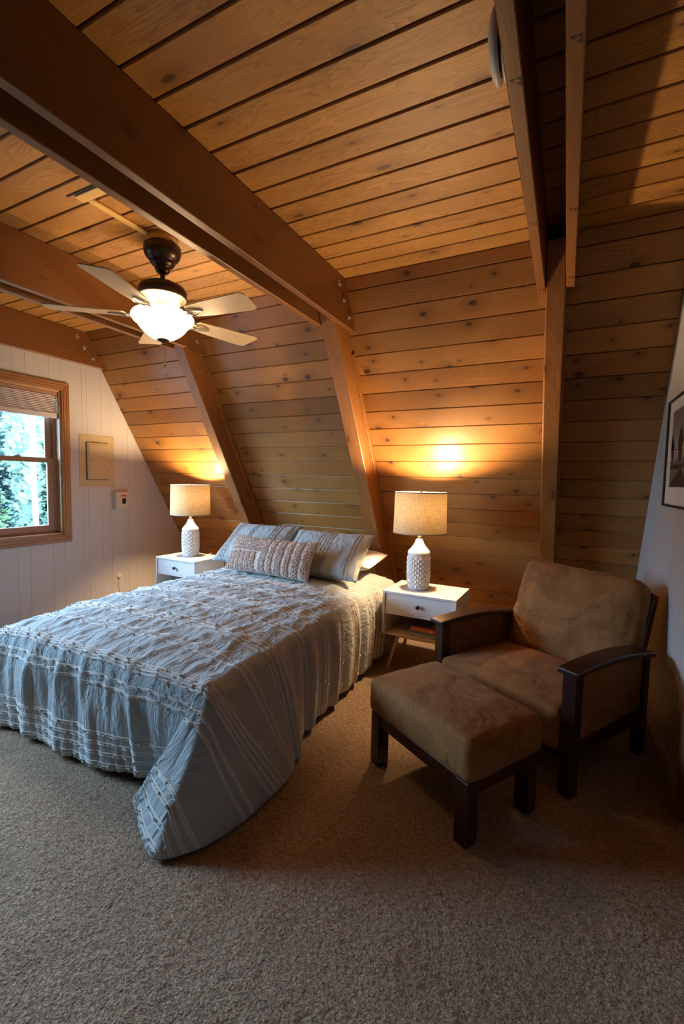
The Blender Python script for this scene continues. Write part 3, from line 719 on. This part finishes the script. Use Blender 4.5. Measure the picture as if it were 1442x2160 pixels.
# ------------------------------------------------------------------ table lamps
def lamp(label, loc):
    r = empty('table_lamp', loc, 0, label, 'table lamp', 'matching table lamps')
    rows, n = 14, 15
    # diamond relief: rows of pyramids; even rows full radius at even angles
    prof = [(0, 0), (.070, 0), (.076, .003), (.0785, .008)]
    ys = [.008+.245*i/rows for i in range(rows+1)]
    b = MB(); b.lathe(prof, 48)
    t = bmesh.new(); N2 = 2*n; rings = []
    for i in range(rows+1):
        ring_ = []
        for k in range(N2):
            a = 2*PI*k/N2; peak = (k+i) % 2 == 0
            amp = .0085*min(1, (i+3)/9)
            rr = .0785 + .004*min(1, i/4) + (amp if peak else -.001)
            if i in (0, rows): rr = .0785 + (.003 if i else 0)
            ring_.append(t.verts.new((rr*math.cos(a), rr*math.sin(a), ys[i])))
        rings.append(ring_)
    for i in range(rows):
        for k in range(N2):
            a, b_, c, d = rings[i][k], rings[i][(k+1) % N2], rings[i+1][(k+1) % N2], rings[i+1][k]
            if (k+i) % 2 == 0: t.faces.new([a, b_, d]); t.faces.new([b_, c, d])
            else: t.faces.new([a, b_, c]); t.faces.new([a, c, d])
    b._merge(t, Matrix.Identity(4))
    b.lathe([(.0815, .253), (.084, .262), (.083, .275), (.077, .288), (.062, .305), (.046, .325), (.034, .345), (.027, .365), (.025, .372), (.018, .376), (0, .376)], 48)
    b.build('ceramic_body', M_CERAM, r)
    b = MB(); b.lathe([(0, .374), (.0135, .375), (.0135, .40), (.008, .402), (.008, .425), (.016, .428), (.016, .545), (0, .547)], 24); b.build('socket', M_NICKEL, r)
    ZS0, ZS1, RB, RT = .425, .722, .196, .190
    for nm, q, mt in (('shade', 0, M_BURLAP),):
        b = MB()
        def f(a, z): an = 2*PI*a; rr = RB+(RT-RB)*z; return Vector((rr*math.cos(an), rr*math.sin(an), ZS0+(ZS1-ZS0)*z))
        b.grid(f, 72, 6, gfn=lambda a, z: (2*PI*a*.193, z*.3, 0)); bmesh.ops.remove_doubles(b.bm, verts=b.bm.verts[:], dist=1e-5); sh = b.build('shade', mt, r)
        for zz, rr in ((ZS0, RB), (ZS1, RT)):
            b = MB(); b.lathe([(rr-.0015, zz-.004), (rr+.0015, zz-.004), (rr+.0015, zz+.004), (rr-.0015, zz+.004), (rr-.0015, zz-.004)], 72)
            b.build('rim', M_BIRCH, sh)
    b = MB()
    for a in (0, 2.1, 4.2): b.tube([(.008*math.cos(a), .008*math.sin(a), .702), ((RT-.002)*math.cos(a), (RT-.002)*math.sin(a), .718)], .0016, 6)
    hp = []
    for i in range(25):
        a = -PI/2 + 2*PI*i/24
    for s in (-1, 1): b.tube([(s*.016, 0, .43), (s*.045, 0, .47), (s*.052, 0, .56), (s*.04, 0, .65), (s*.01, 0, .698)], .0018, 8)
    b.build('harp', M_NICKEL, r)
    b = MB(); b.lathe([(0, .70), (.006, .70), (.006, .712), (.012, .714), (.0125, .738), (.004, .74), (0, .741)], 20); b.build('finial', M_NICKEL, r)
    b = MB(); b.lathe([(0, .54), (.013, .542), (.014, .56), (.024, .59), (.030, .622), (.026, .646), (.012, .660), (0, .664)], 20); b.build('light_bulb', M_BULB, r)
    b = MB(); b.tube([(.06, .05, .004), (.10, .08, .004), (.14, .12, .004), (.15, .17, .004)], .0025, 8); b.build('cord', M_PLAST, r)
    return r
lpR = lamp('white diamond-textured ceramic lamp with a lit burlap shade on the right nightstand', (-.962, 3.225, .6003))
lpL = copy_tree(lpR); lpL.location = (-3.405, 3.355, .6003); lpL.rotation_euler = (0, 0, .35); lpL['label'] = 'lit burlap-shaded white ceramic lamp on the left nightstand, near the window wall'

# ------------------------------------------------------------------ bed
BX, HWD, YH, YF = -2.02, .73, 3.47, 1.36
bed = empty('bed', (BX, 2.4, 0), label='queen bed under the tufted blue-grey comforter, head toward the wooden wall', cat='bed')
o_ = Matrix.Translation((-BX, -2.4, 0))
b = MB(); b.board((BX-.74, 1.40, .30), (BX+.72, YH, .545), 1, .035, o_, seg=3); b.build('mattress', M_SHEET, bed)
b = MB(); b.board((BX-.72, 1.42, .13), (BX+.70, YH-.01, .299), 1, .015, o_); b.build('box_spring', M_SKIRT, bed)
b = MB()
def skirt(a, c):
    y = 1.5+(YH-1.5)*a; x = BX+.705+.012*math.sin(y*60)+.01*mnoise.noise(Vector((y*9, c, 0))); return Vector((x-BX, y-2.4, .02+.24*c))
b.grid(skirt, 120, 3); sk = b.build('bed_skirt', M_SKIRT, bed)
for x in (BX-.66, BX+.64):
    for y in (1.5, 3.36):
        b = MB(); b.board((x-.03, y-.03, .0), (x+.03, y+.03, .131), 2, .004, o_); b.build('leg', M_BLACK, bed)

# comforter: a sheet (u across, v from head to foot) laid over the bed, draping to the carpet
VL = YH-YF; D = .56; ZE = .572
def cat(tab, t):
    """smooth interpolation through a table of (t, point)"""
    if t <= tab[0][0]: return Vector(tab[0][1])
    if t >= tab[-1][0]: return Vector(tab[-1][1])
    for i in range(len(tab)-1):
        if tab[i][0] <= t <= tab[i+1][0]:
            k = (t-tab[i][0])/(tab[i+1][0]-tab[i][0]); p1, p2 = Vector(tab[i][1]), Vector(tab[i+1][1])
            p0 = Vector(tab[max(i-1, 0)][1]); p3 = Vector(tab[min(i+2, len(tab)-1)][1])
            q = .5*((2*p1)+(p2-p0)*k+(2*p0-5*p1+4*p2-p3)*k*k+(3*p1-p0-3*p2+p3)*k**3)
            return p1.lerp(p2, k).lerp(q, .6)
HEM_R = [(0, (-1.215, 3.42, .09)), (.5, (-1.225, 2.95, .05)), (1.02, (-1.215, 2.43, .04)), (1.45, (-1.205, 2.02, .03)), (1.72, (-1.125, 1.80, .022)), (VL, (-1.085, 1.66, .018))]
HEM_C = [(0, (-1.085, 1.66, .018)), (.5, (-1.100, 1.36, .016)), (.8, (-1.16, 1.19, .016)), (1.0, (-1.268, 1.070, .014)), (1.3, (-1.42, 1.135, .016)), (1.5, (-1.51, 1.185, .022)), (1.62, (-1.548, 1.205, .055)), (1.75, (-1.52, 1.30, .08)), (2, (-1.47, 1.365, .085))]
HEM_F = [(.73, (-1.47, 1.365, .085)), (.55, (-1.54, 1.345, .07)), (.40, (-1.64, 1.318, .06)), (.2, (-1.80, 1.295, .045)), (0, (-1.99, 1.275, .035)), (-.25, (-2.25, 1.285, .03)), (-.5, (-2.52, 1.285, .03)), (-.73, (-2.80, 1.27, .03))]
HEM_F2 = [(-u, p) for u, p in HEM_F]
HEM_CL = [(0, (-2.98, 1.60, .03)), (1.0, (-3.02, 1.16, .02)), (2, (-2.80, 1.27, .03))]
HEM_L = [(0, (-2.93, 3.4, .06)), (VL, (-2.98, 1.60, .03))]
def zt(u, v):
    a = max(0, abs(u)/HWD); e = 1-max(0, (v-(VL-.35))/.35)**2*.6
    z = ZE+.052*(1-a**3.2)*e + .010*mnoise.noise(Vector((u*3, v*3, 2)))
    z += .006*mnoise.noise(Vector((u*5, v*11, 7))) + .006*mnoise.noise(Vector((u*13, v*18, 1)))
    z -= .03*max(0, min(v, VL)/VL)**7
    rd = mnoise.noise(Vector((u*9+v*2.8, v*2.6, 11))); z += .009*(1-min(1, abs(rd)*4))**2*min(1, v/.6)
    rd = mnoise.noise(Vector((u*17-v*4.0, v*5+u*3, 17))); z += .0045*(1-min(1, abs(rd)*4))**2
    return z
def drape(A, n, B, t, fold, s, amp):
    L = (B-A)
    P1 = A+n*.075; out = Vector((B.x-A.x, B.y-A.y, 0)); P2 = A+n*.085+out*.22+Vector((0, 0, (B.z-A.z)*.35))
    p = A*(1-t)**3 + P1*3*t*(1-t)**2 + P2*3*t*t*(1-t) + B*t**3
    f = amp*(min(1, t*1.8)**1.2)*fold
    return p + n*f
def C(u, v):
    eu, ev = abs(u)-HWD, v-VL; sg = 1 if u > 0 else -1
    if eu <= 0 and ev <= 0:
        return Vector((BX+u, YH-v, zt(u, v)))
    if ev <= 0:
        A = Vector((BX+sg*HWD, YH-v, zt(sg*HWD, v))); B = cat(HEM_R if sg > 0 else HEM_L, v)
        fold = math.sin(v*42+2.5*mnoise.noise(Vector((v*3, 1, 0)))) * (.5+.5*mnoise.noise(Vector((v*4, 5, 0)))) + .5*math.sin(v*23+1)
        k = min(1, max(0, (VL-.1-v)/.35)); return drape(A, Vector((sg, 0, 0)), B, eu/D, fold, v, .020*k)
    if eu <= 0:
        A = Vector((BX+u, YF, zt(u, VL))); B = cat(HEM_F2, -u)
        ph = u*27+8.0*mnoise.noise(Vector((u*1.8, 9, ev*.8)))
        fold = ((1-abs(math.sin(ph*.5)))*1.6-.6)*(.55+.9*mnoise.noise(Vector((u*3.1, 2, 8)))) + .5*mnoise.noise(Vector((u*22, ev*4, 4)))
        k = min(1, max(0, (.66-u)/.4)); return drape(A, Vector((0, -1, 0)), B, ev/D, fold, u, .034*k)
    t = max(eu, ev)/D; ph = ev/eu if ev < eu else 2-eu/ev
    A = Vector((BX+sg*HWD, YF, zt(sg*HWD, VL))); B = cat(HEM_C if sg > 0 else HEM_CL, ph)
    an = ph/2*PI/2; n = Vector((sg*math.cos(an), -math.sin(an), 0))
    bl = .02*mnoise.noise(Vector((ph*3, t*3, 6)))*min(1, t*2)*(0 if ph > 1.75 else 1)
    p = drape(A, n, B, t, 0, 0, 0)
    # the hem area near the tip rests flat on the carpet with a soft ridge
    if sg > 0: p.z += max(0, .035*math.exp(-((t-.86)/.07)**2)*math.exp(-((ph-1.25)/.35)**2)) - .012*math.exp(-((t-.93)/.04)**2)*math.exp(-((ph-1.3)/.3)**2)
    return p + n*bl
def Cn(u, v, h=.004):
    p = C(u, v); a = C(u+h, v)-p; c = C(u, v+h)-p; n = a.cross(c)
    if n.length < 1e-9: return p, Vector((0, 0, 1))
    n.normalize()
    if n.z < 0 and abs(u) < HWD and v < VL: n = -n
    return p, -n if n.dot(Vector((0, -.3, 1)) if v <= VL and abs(u) <= HWD else (Vector((1 if u > 0 else -1, 0, .2)) if v < VL else (Vector((0, -1, .2)) if abs(u) < HWD else Vector(((1 if u > 0 else -1)*.7, -.4, .3))))) < 0 else n
NU, NV = 216, 224
umax = HWD+D
def ug(a): return -umax+2*umax*a
def vg(c): return -.03+(VL+D+.03)*c
mb = MB(); mb.grid(lambda a, c: C(ug(a), vg(c)), NU, NV, gfn=lambda a, c: (ug(a), vg(c), 0))
# woven double lines with tied tufts
random.seed(12)
lines = []
for base in (VL+.455, VL+.035, VL-.43, VL-.90, VL-1.36, VL-1.8):
    n_ = 4
    lines += [base + i*.030 for i in range(n_)]
for base in (VL+.225, VL-.20, VL-.66, VL-1.13, VL-1.58):
    lines += [base, base+.045]
def ribbon(pts, nrm, w_):
    rows = []
    for i, (p, n) in enumerate(zip(pts, nrm)):
        d = (pts[min(i+1, len(pts)-1)]-pts[max(i-1, 0)]); s_ = d.cross(n); s_.normalize()
        row = [mb.bm.verts.new(p-s_*w_+n*.0005), mb.bm.verts.new(p+n*(.0026)), mb.bm.verts.new(p+s_*w_+n*.0005)]
        for q in row: q[mb.g] = q.co
        rows.append(row)
    for a, c in zip(rows, rows[1:]):
        for k in (0, 1):
            f = mb.bm.faces.new([a[k], c[k], c[k+1], a[k+1]]); f.material_index = 1; f.smooth = True
def tuft(p, n, s_):
    for k in range(6):
        d = (n*.7 + Vector((random.uniform(-1, 1), random.uniform(-1, 1), random.uniform(-1, .6)))*.8).normalized()
        a = d.cross(Vector((.3, .5, .8))).normalized(); c = d.cross(a); L = s_*random.uniform(.7, 1.25); w_ = .0028*s_/.011
        vs = [mb.bm.verts.new(p+a*w_), mb.bm.verts.new(p-a*w_*.5+c*w_*.87), mb.bm.verts.new(p-a*w_*.5-c*w_*.87)]
        vt = [mb.bm.verts.new(p+d*L+a*w_*.8), mb.bm.verts.new(p+d*L-a*w_*.4+c*w_*.7), mb.bm.verts.new(p+d*L-a*w_*.4-c*w_*.7)]
        for q in vs+vt: q[mb.g] = q.co
        for k2 in range(3):
            f = mb.bm.faces.new([vs[k2], vs[(k2+1) % 3], vt[(k2+1) % 3], vt[k2]]); f.material_index = 1
        f = mb.bm.faces.new(vt); f.material_index = 1
for vl in lines:
    if vl < .02: continue
    for off in (-.0038, .0038):
        us = [-.80+(umax+.80)*i/150 for i in range(151)]; P_, N_ = [], []
        for u in us:
            p, n = Cn(min(u, umax-.003), min(vl+off, VL+D-.004)); P_.append(p+n*.0015); N_.append(n)
        ribbon(P_, N_, .00085)
    u = -.78+random.uniform(0, .06)
    while u < umax-.02:
        p, n = Cn(u, min(vl, VL+D-.008)); tuft(p, n, .0150); u += random.choice((.06, .085, .11, .085))*random.uniform(.85, 1.15)
# frayed tufts along the hems
for i in range(60):
    u = -.8+i*(umax+.8)/60; p, n = Cn(u, VL+D-.006); tuft(p, n, .012)
comf = mb.build('comforter', [M_COMF, M_THREAD])
s_ = comf.modifiers.new('thickness', 'SOLIDIFY'); s_.thickness = .006; s_.offset = -1
tag(comf, 'blue-grey comforter with cream tufted stripes draped over the bed to the carpet', 'comforter')

# ------------------------------------------------------------------ pillows
def pillow(name, label, P00, ux, vy, W_, H_, T, mats, tier='pillow', corner=.10, n=44, seed=0, stripes=None, flange=0, wr=.006, cat_='pillow'):
    """P00 = bottom left corner of the front mid surface, ux along the width, vy along the height"""
    r = empty(name, P00, 0, label, cat_); ux, vy = Vector(ux).normalized(), Vector(vy).normalized(); nn = ux.cross(vy).normalized()
    def shape(a, c, sgn):
        x, y = 2*a-1, 2*c-1
        th = T*.5*max(0, (1-abs(x)**2.6))**.55*max(0, (1-abs(y)**2.6))**.55
        pin = 1-.055*(1-abs(y)**2)*abs(x)**4; pin2 = 1-.07*(1-abs(x)**2)*abs(y)**4
        q = ux*(W_*(.5+.5*x*pin)) + vy*(H_*(.5+.5*y*pin2)) + nn*sgn*th
        q += nn*sgn*wr*(mnoise.noise(Vector((x*3.1+seed, y*4.3, sgn)))+.6*mnoise.noise(Vector((x*8+seed, y*9, sgn))))*(th/(T*.5))
        sag = -.03*(1-abs(x)**2)*c*c; q += vy*sag*.6
        return q
    b = MB()
    for sgn in (1, -1): b.grid(lambda a, c: shape(a, c, sgn), n, n, gfn=lambda a, c: (a*W_+seed, c*H_, sgn))
    bmesh.ops.remove_doubles(b.bm, verts=b.bm.verts[:], dist=1e-4); bmesh.ops.recalc_face_normals(b.bm, faces=b.bm.faces[:])
    body = b.build('pillow_body', mats[0], r)
    return r, shape, nn, ux, vy, body
def add_lines(r, shape, nn, cols, mat, horizontal=False, tuft_gap=.05, name='tufted_stripe'):
    global mb
    for c0 in cols:
        mb = MB()
        for off in (-.004, .004):
            pts = []
            for i in range(41):
                t = .03+.94*i/40; pts.append(shape(c0+off, t, 1)+nn*.0015 if not horizontal else shape(t, c0+off, 1)+nn*.0015)
            ribbon(pts, [nn]*41, .0016)
        t = .05+random.uniform(0, .05)
        while t < .97:
            tuft((shape(c0, t, 1) if not horizontal else shape(t, c0, 1)), nn, .010); t += tuft_gap*2*random.uniform(.8, 1.3)
        mb.build(name, [M_THREAD, M_THREAD], r)
random.seed(77)
# a plain sleeping pillow behind the right sham
pillow('white_pillow', 'white pillow behind the right sham, sticking out near the rafter', (-1.965, 3.17, .712), (1, .03, 0), (-.0, .80, .10), .62, .42, .15, [M_SHEET], seed=3)
pw, sh, nn, ux, vy, bd = pillow('pillow_sham', 'blue-grey tufted sham leaning at the window side of the bed', (-2.80, 3.00, .664), (1, .035, .0), (.02, .78, .63), .70, .50, .17, [M_COMF], seed=11)
add_lines(pw, sh, nn, (.10, .14, .18, .40, .44, .70, .74, .78, .90), M_THREAD)
pw, sh, nn, ux, vy, bd = pillow('pillow_sham', 'blue-grey tufted sham on the side nearer the right lamp', (-2.08, 2.955, .652), (1, -.03, .0), (-.02, .78, .63), .74, .50, .17, [M_COMF], seed=17)
add_lines(pw, sh, nn, (.12, .42, .46, .50, .54, .58, .84, .88), M_THREAD)
pw, sh, nn, ux, vy, bd = pillow('lumbar_cushion', 'long rose and cream cushion with shaggy tufted bands in front of the shams', (-2.515, 2.845, .645), (1, -.075, 0), (.0, .50, .86), .86, .325, .15, [M_LUMB], seed=29, cat_='cushion')
def shag(cols):
    """shaggy raised bands: clumps of chenille loops"""
    global mb
    mb = MB()
    for (a0, a1, c0, c1) in cols:
        A_, C_ = (a1-a0)*.86, (c1-c0)*.325; na, nc = max(2, int(A_/.0085)), max(2, int(C_/.0085))
        for i in range(na+1):
            for j in range(nc+1):
                a = a0+(a1-a0)*i/na+random.uniform(-.003, .003); c = c0+(c1-c0)*j/nc+random.uniform(-.006, .006)
                p = shape_(a, min(max(c, .02), .98)); L = random.uniform(.010, .017)
                d = (nn_+Vector((random.uniform(-.6, .6), random.uniform(-.6, .6), random.uniform(-.9, .3)))).normalized()
                x_ = d.cross(Vector((.2, .9, .1))).normalized(); y_ = d.cross(x_); w_ = .0046
                base = [mb.bm.verts.new(p+x_*w_*math.cos(q*2*PI/5)+y_*w_*math.sin(q*2*PI/5)) for q in range(5)]
                mid = [mb.bm.verts.new(p+d*L*.7+x_*w_*1.05*math.cos(q*2*PI/5)+y_*w_*1.05*math.sin(q*2*PI/5)) for q in range(5)]
                tip = mb.bm.verts.new(p+d*L)
                for q in range(5):
                    f = mb.bm.faces.new([base[q], base[(q+1) % 5], mid[(q+1) % 5], mid[q]]); f.smooth = True
                    f = mb.bm.faces.new([mid[q], mid[(q+1) % 5], tip]); f.smooth = True
    return mb
shape_ = lambda a, c: sh(a, c, 1); nn_ = nn
bands = [(.02, .44, .88, .97), (.02, .44, .70, .82), (.02, .44, .56, .65)]
bands += [(.03+i*.066, .065+i*.066, .03, .50) for i in range(6)]
bands += [(.46, .52, .03, .97), (.56, .60, .03, .97), (.64, .70, .03, .97), (.745, .785, .03, .97), (.83, .88, .03, .97), (.925, .985, .03, .97)]
shag(bands).build('tufted_bands', M_PINK, pw)

# ------------------------------------------------------------------ armchair (local x to its left seat side, local -y to its back)
ch = empty('armchair', (.081, 2.147, 0), R(149), 'brown suede armchair with dark wooden arms in the corner', 'armchair')
random.seed(21)
CW, CD = .862, .70; LW = .062
def leg(x0, y0, z1, nm='leg', dx=LW, dy=LW):
    b = MB(); b.board((x0, y0-dy, 0), (x0+dx, y0, z1), 2, .003); return b.build(nm, M_DARKW, ch)
leg(0, 0, .560); leg(CW-LW, 0, .560)
leg(.004, -CD+LW, .532, dx=.05); leg(CW-.054, -CD+LW, .532, dx=.05)
def arm(x0, x1, flip):
    b = MB(); n = 14; top = []
    for i in range(n+1):
        t = i/n; y = .022-(.665)*t; z = .592+.018*math.sin(t*PI*.9)-.030*t*t; top.append((y, z))
    T_ = .026
    poly = top + [(y, z-T_) for y, z in top[::-1]]
    t_ = bmesh.new(); rows = []
    for i, (y, z) in enumerate(top):
        f = i/n; wo_ = .0+.022*f*f            # widens a little towards the back
        xa, xb = (x0-wo_, x1) if not flip else (x0, x1+wo_)
        rows.append([t_.verts.new((xa, y, z)), t_.verts.new((xb, y, z)), t_.verts.new((xb, y, z-T_)), t_.verts.new((xa, y, z-T_))])
    for a, c in zip(rows, rows[1:]):
        for k in range(4): t_.faces.new([a[k], c[k], c[(k+1) % 4], a[(k+1) % 4]])
    t_.faces.new(rows[0][::-1]); t_.faces.new(rows[-1]); bmesh.ops.recalc_face_normals(t_, faces=t_.faces[:])
    b._merge(t_, Matrix.Identity(4), lambda c: Vector((c.y, c.x, c.z)))
    o = b.build('armrest', M_DARKW, ch); mod_bevel(o, .006, 3); return o
arm(-.022, .078, False); arm(CW-.078, CW+.022, True)
for x0 in (.014, CW-.014-.032):
    b = MB(); b.board((x0, -CD+LW-.01, .245), (x0+.032, -LW+.004, .566), 1, .010, seg=2)
    b.build('side_panel', M_SUEDE, ch)
for x0 in (.010, CW-.052): 
    b = MB(); b.board((x0, -CD+.01, .175), (x0+.042, -LW+.002, .246), 1, .003); b.build('side_rail', M_DARKW, ch)
b = MB(); b.board((LW, -.055, .15), (CW-LW, -.015, .205), 0, .003); b.build('front_rail', M_DARKW, ch)
b = MB(); b.board((.06, -CD+.01, .175), (CW-.06, -CD+.05, .25), 0, .003); b.build('back_rail', M_DARKW, ch)
def cushion(lo, hi, nm, parent, mt, crown=.03, sag=0, bulge=.012, seed=0, n=(26, 26, 8), mat=None, pw=5, wr=.006, rnd=.045):
    """soft box: rounded, crowned on top, with wrinkles; built as six sheets"""
    lo, hi = Vector(lo), Vector(hi); c = (lo+hi)/2; h = (hi-lo)/2; b = MB()
    def soft(p):
        q = Vector((p.x*h.x, p.y*h.y, p.z*h.z)); s_ = Vector((max(0, abs(q.x)-(h.x-rnd)), max(0, abs(q.y)-(h.y-rnd)), max(0, abs(q.z)-(h.z-rnd))))
        L = s_.length
        if L > rnd:
            k = rnd/L; q = Vector(((h.x-rnd+s_.x*k)*(1 if q.x > 0 else -1) if s_.x > 0 else q.x, (h.y-rnd+s_.y*k)*(1 if q.y > 0 else -1) if s_.y > 0 else q.y, (h.z-rnd+s_.z*k)*(1 if q.z > 0 else -1) if s_.z > 0 else q.z))
        ex, ey, ez = 1-abs(p.x)**3, 1-abs(p.y)**3, 1-abs(p.z)**3
        q.z += (crown*ex*ey if p.z > 0 else 0)*abs(p.z)
        q.x += bulge*ey*ez*(1 if p.x > 0 else -1)*abs(p.x)**4; q.y += bulge*ex*ez*(1 if p.y > 0 else -1)*abs(p.y)**4
        w_ = wr*(mnoise.noise(Vector((q.x*9+seed, q.y*9, q.z*9)))+.5*mnoise.noise(Vector((q.x*24+seed, q.y*14, q.z*20))))
        q += Vector((p.x*.5, p.y*.5, p.z)).normalized()*w_
        return (mat @ (q+c)) if mat else q+c
    for ax in range(3):
        o1, o2 = [(1, 2), (0, 2), (0, 1)][ax]
        for sg in (-1, 1):
            def f(a, d):
                p = [0, 0, 0]; p[ax] = sg; p[o1] = 2*a-1; p[o2] = 2*d-1; return soft(Vector(p))
            b.grid(f, n[o1], n[o2])
    bmesh.ops.remove_doubles(b.bm, verts=b.bm.verts[:], dist=1e-4); bmesh.ops.recalc_face_normals(b.bm, faces=b.bm.faces[:])
    return b.build(nm, mt, parent)
cushion((.066, -.60, .19), (CW-.066, .018, .385), 'seat_cushion', ch, M_SUEDE, crown=.03, bulge=.006, seed=2, n=(34, 34, 12), rnd=.035)
# reclining back: frame panel and loose cushion
def back_mat(y, z, ang): return Matrix.Translation((0, y, z)) @ Matrix.Rotation(R(ang), 4, 'X')
bm_ = back_mat(-.60, .34, 20)
cushion((.080, -.075, .02), (CW-.088, .075, .575), 'back_cushion', ch, M_SUEDE, crown=.01, bulge=.025, seed=7, n=(36, 12, 32), mat=bm_, rnd=.038, wr=.009)
b = MB(); b.board((.085, -.115, -.06), (CW-.085, -.078, .54), 2, .012, bm_, seg=2); b.build('back_panel', M_SUEDE, ch)
for x0 in (.062, CW-.086):
    b = MB(); b.board((x0, -.12, -.08), (x0+.024, -.06, .53), 2, .004, bm_); b.build('back_post', M_DARKW, ch)

# ------------------------------------------------------------------ ottoman
ot = empty('ottoman', (-.276, 1.655, 0), R(147.8), 'brown suede ottoman with dark block legs in front of the armchair', 'ottoman')
OW, OD, OL = .632, .425, .064
random.seed(14)
for x0 in (0, OW-OL):
    for y1 in (0, -OD+OL):
        b = MB(); b.board((x0, y1-OL, 0), (x0+OL, y1, .262), 2, .003); b.build('leg', M_DARKW, ot)
for (lo, hi, ax) in (((OL, -.04, .205), (OW-OL, -.006, .262), 0), ((OL, -OD+.006, .205), (OW-OL, -OD+.04, .262), 0), ((.006, -OD+OL, .205), (.04, -OL, .262), 1), ((OW-.04, -OD+OL, .205), (OW-.006, -OL, .262), 1)):
    b = MB(); b.board(lo, hi, ax, .002); b.build('apron', M_DARKW, ot)
cushion((-.012, -OD-.012, .262), (OW+.012, .012, .432), 'ottoman_cushion', ot, M_SUEDE, crown=.03, bulge=.012, seed=31, n=(40, 30, 12), rnd=.028, wr=.005)

# ------------------------------------------------------------------ outside: snowy ground and trees beyond the window
GZ = -2.8
N = NT('pale_ground'); N.base(N.mix(N.maprange(N.noise(N.co('obj'), .6, 3), .4, .6), (.10, .10, .10), (.05, .055, .045)), .9)
b = MB(); b.grid(lambda a, c: Vector((-60+55.4*a, -30+60*c, GZ+.3*mnoise.noise(Vector((a*9, c*9, 0))))), 30, 30); tag(b.build('ground', N.m), kind='structure')
M_BARK = plain('tree_bark', (.10, .085, .075), .9)
LM = [leafm('fir_green', (.024, .050, .030), (.05, .085, .05)), leafm('spring_green', (.085, .13, .05), (.045, .08, .035)), leafm('blue_green', (.026, .056, .048), (.05, .09, .07))]
def conifer(x, y, H, rad, mi, seed, label):
    random.seed(seed); r = empty('conifer_tree', (x, y, GZ), label=label, cat='tree', group='trees outside the window')
    b = MB(); b.tube([(0, 0, -.3), (.05, 0, H*.5), (0, .03, H)], [.13, .08, .02], 10); b.build('trunk', M_BARK, r)
    b = MB(); k = 0; z = .5
    while z < H:
        rr = rad*(1-(z/H)**1.3)+.15
        for q in range(12):
            a = random.uniform(0, 2*PI); L = rr*random.uniform(.6, 1.1); dz = -.12*L+random.uniform(-.1, .15)
            for w_ in range(16):
                t = random.uniform(.15, 1); c0 = Vector((math.cos(a)*L*t, math.sin(a)*L*t, z+dz*t)); s_ = .08+.12*(1-t*.5)*random.uniform(.6, 1.4)
                d1_ = Vector((random.uniform(-1, 1), random.uniform(-1, 1), random.uniform(-.5, .4))).normalized()*s_; d2_ = d1_.cross(Vector((random.uniform(-1, 1), random.uniform(-1, 1), 1))).normalized()*s_*.5
                vs = [b.bm.verts.new(c0+p) for p in (-d1_, d2_, d1_*1.3, -d2_)]; b.bm.faces.new(vs)
        z += .17
    b.build('foliage', LM[mi], r)
kinds = ['dark green conifer seen through the oak window', 'yellow-green leafy tree seen through the oak window', 'blue-green conifer seen through the oak window']
rowsT = (('nearest', -9.5, (2.0, 4.05, 6.1)), ('middle', -11.7, (.9, 3.0, 5.1, 7.2)), ('farthest', -13.9, (2.0, 4.2, 6.4, 8.6)))
k = 0
for rn, x, yy in rowsT:
    for j, y in enumerate(yy):
        conifer(x, y, 4.9+.35*j+(-9.5-x)*.35, .82, (1, 0, 2, 1)[(j+len(rn)) % 4], 100+k, ('pale yellow-green', 'dark green', 'blue-green', 'pale yellow-green')[(j+len(rn)) % 4]+' tree outside the window, %s row, %s from the left' % (rn, ('first', 'second', 'third', 'fourth')[j])); k += 1
bt = empty('birch_tree', (-7.6, 4.17, GZ), label='slender pale birch trunk close outside the right side of the window', cat='tree')
b = MB(); b.tube([(0, 0, -.3), (.03, .02, 2.2), (-.02, 0, 4.4), (.02, .03, 7.0)], [.05, .046, .04, .02], 12); b.build('trunk', plain('birch_bark', (.085, .08, .075), .8), bt)
b = MB(); random.seed(6)
for w_ in range(500):
    c0 = Vector((random.gauss(0, .25), random.gauss(0, .25), random.uniform(6.0, 7.4))); s_ = .06
    d1_ = Vector((random.uniform(-1, 1), random.uniform(-1, 1), random.uniform(-1, 1))).normalized()*s_; d2_ = d1_.cross(Vector((.3, .2, 1))).normalized()*s_*.6
    b.bm.faces.new([b.bm.verts.new(c0+p) for p in (-d1_, d2_, d1_, -d2_)])
b.build('foliage', LM[1], bt)
# wooded hillside closing the view behind the trees
N = NT('hillside_undergrowth'); N.base(N.mix(N.maprange(N.noise(N.co('obj'), .9, 4), .4, .6), (.020, .042, .032), (.05, .085, .062)), .9)
def hill(a, c):
    x = -15.6-14*a; y = -8+34*c
    return Vector((x, y, GZ+.2+7.2*a**.8+.8*mnoise.noise(Vector((x*.3, y*.3, 0)))+.35*mnoise.noise(Vector((x, y, 2)))))
b = MB(); b.grid(hill, 30, 70); tag(b.build('hillside', N.m), kind='structure')
random.seed(44); b = MB()
for w_ in range(26000):
    a, c = random.random()**1.3, random.random(); p = hill(a, c); h = random.random()*4.2*(.6+.8*mnoise.noise(Vector((p.x*.45, p.y*.45, 5))))
    c0 = p+Vector((0, 0, max(.1, h))); s_ = random.uniform(.10, .24)
    d1_ = Vector((random.uniform(-.6, .6), random.uniform(-1, 1), random.uniform(-1, 1))).normalized()*s_; d2_ = d1_.cross(Vector((1, .3, .3))).normalized()*s_*.6
    b.bm.faces.new([b.bm.verts.new(c0+q) for q in (-d1_, d2_, d1_, -d2_)])
tag(b.build('forest_foliage', leafm('forest_leaf', (.030, .062, .042), (.085, .125, .07))), 'soft green forest foliage filling the hillside far beyond the window', 'foliage', kind='stuff')
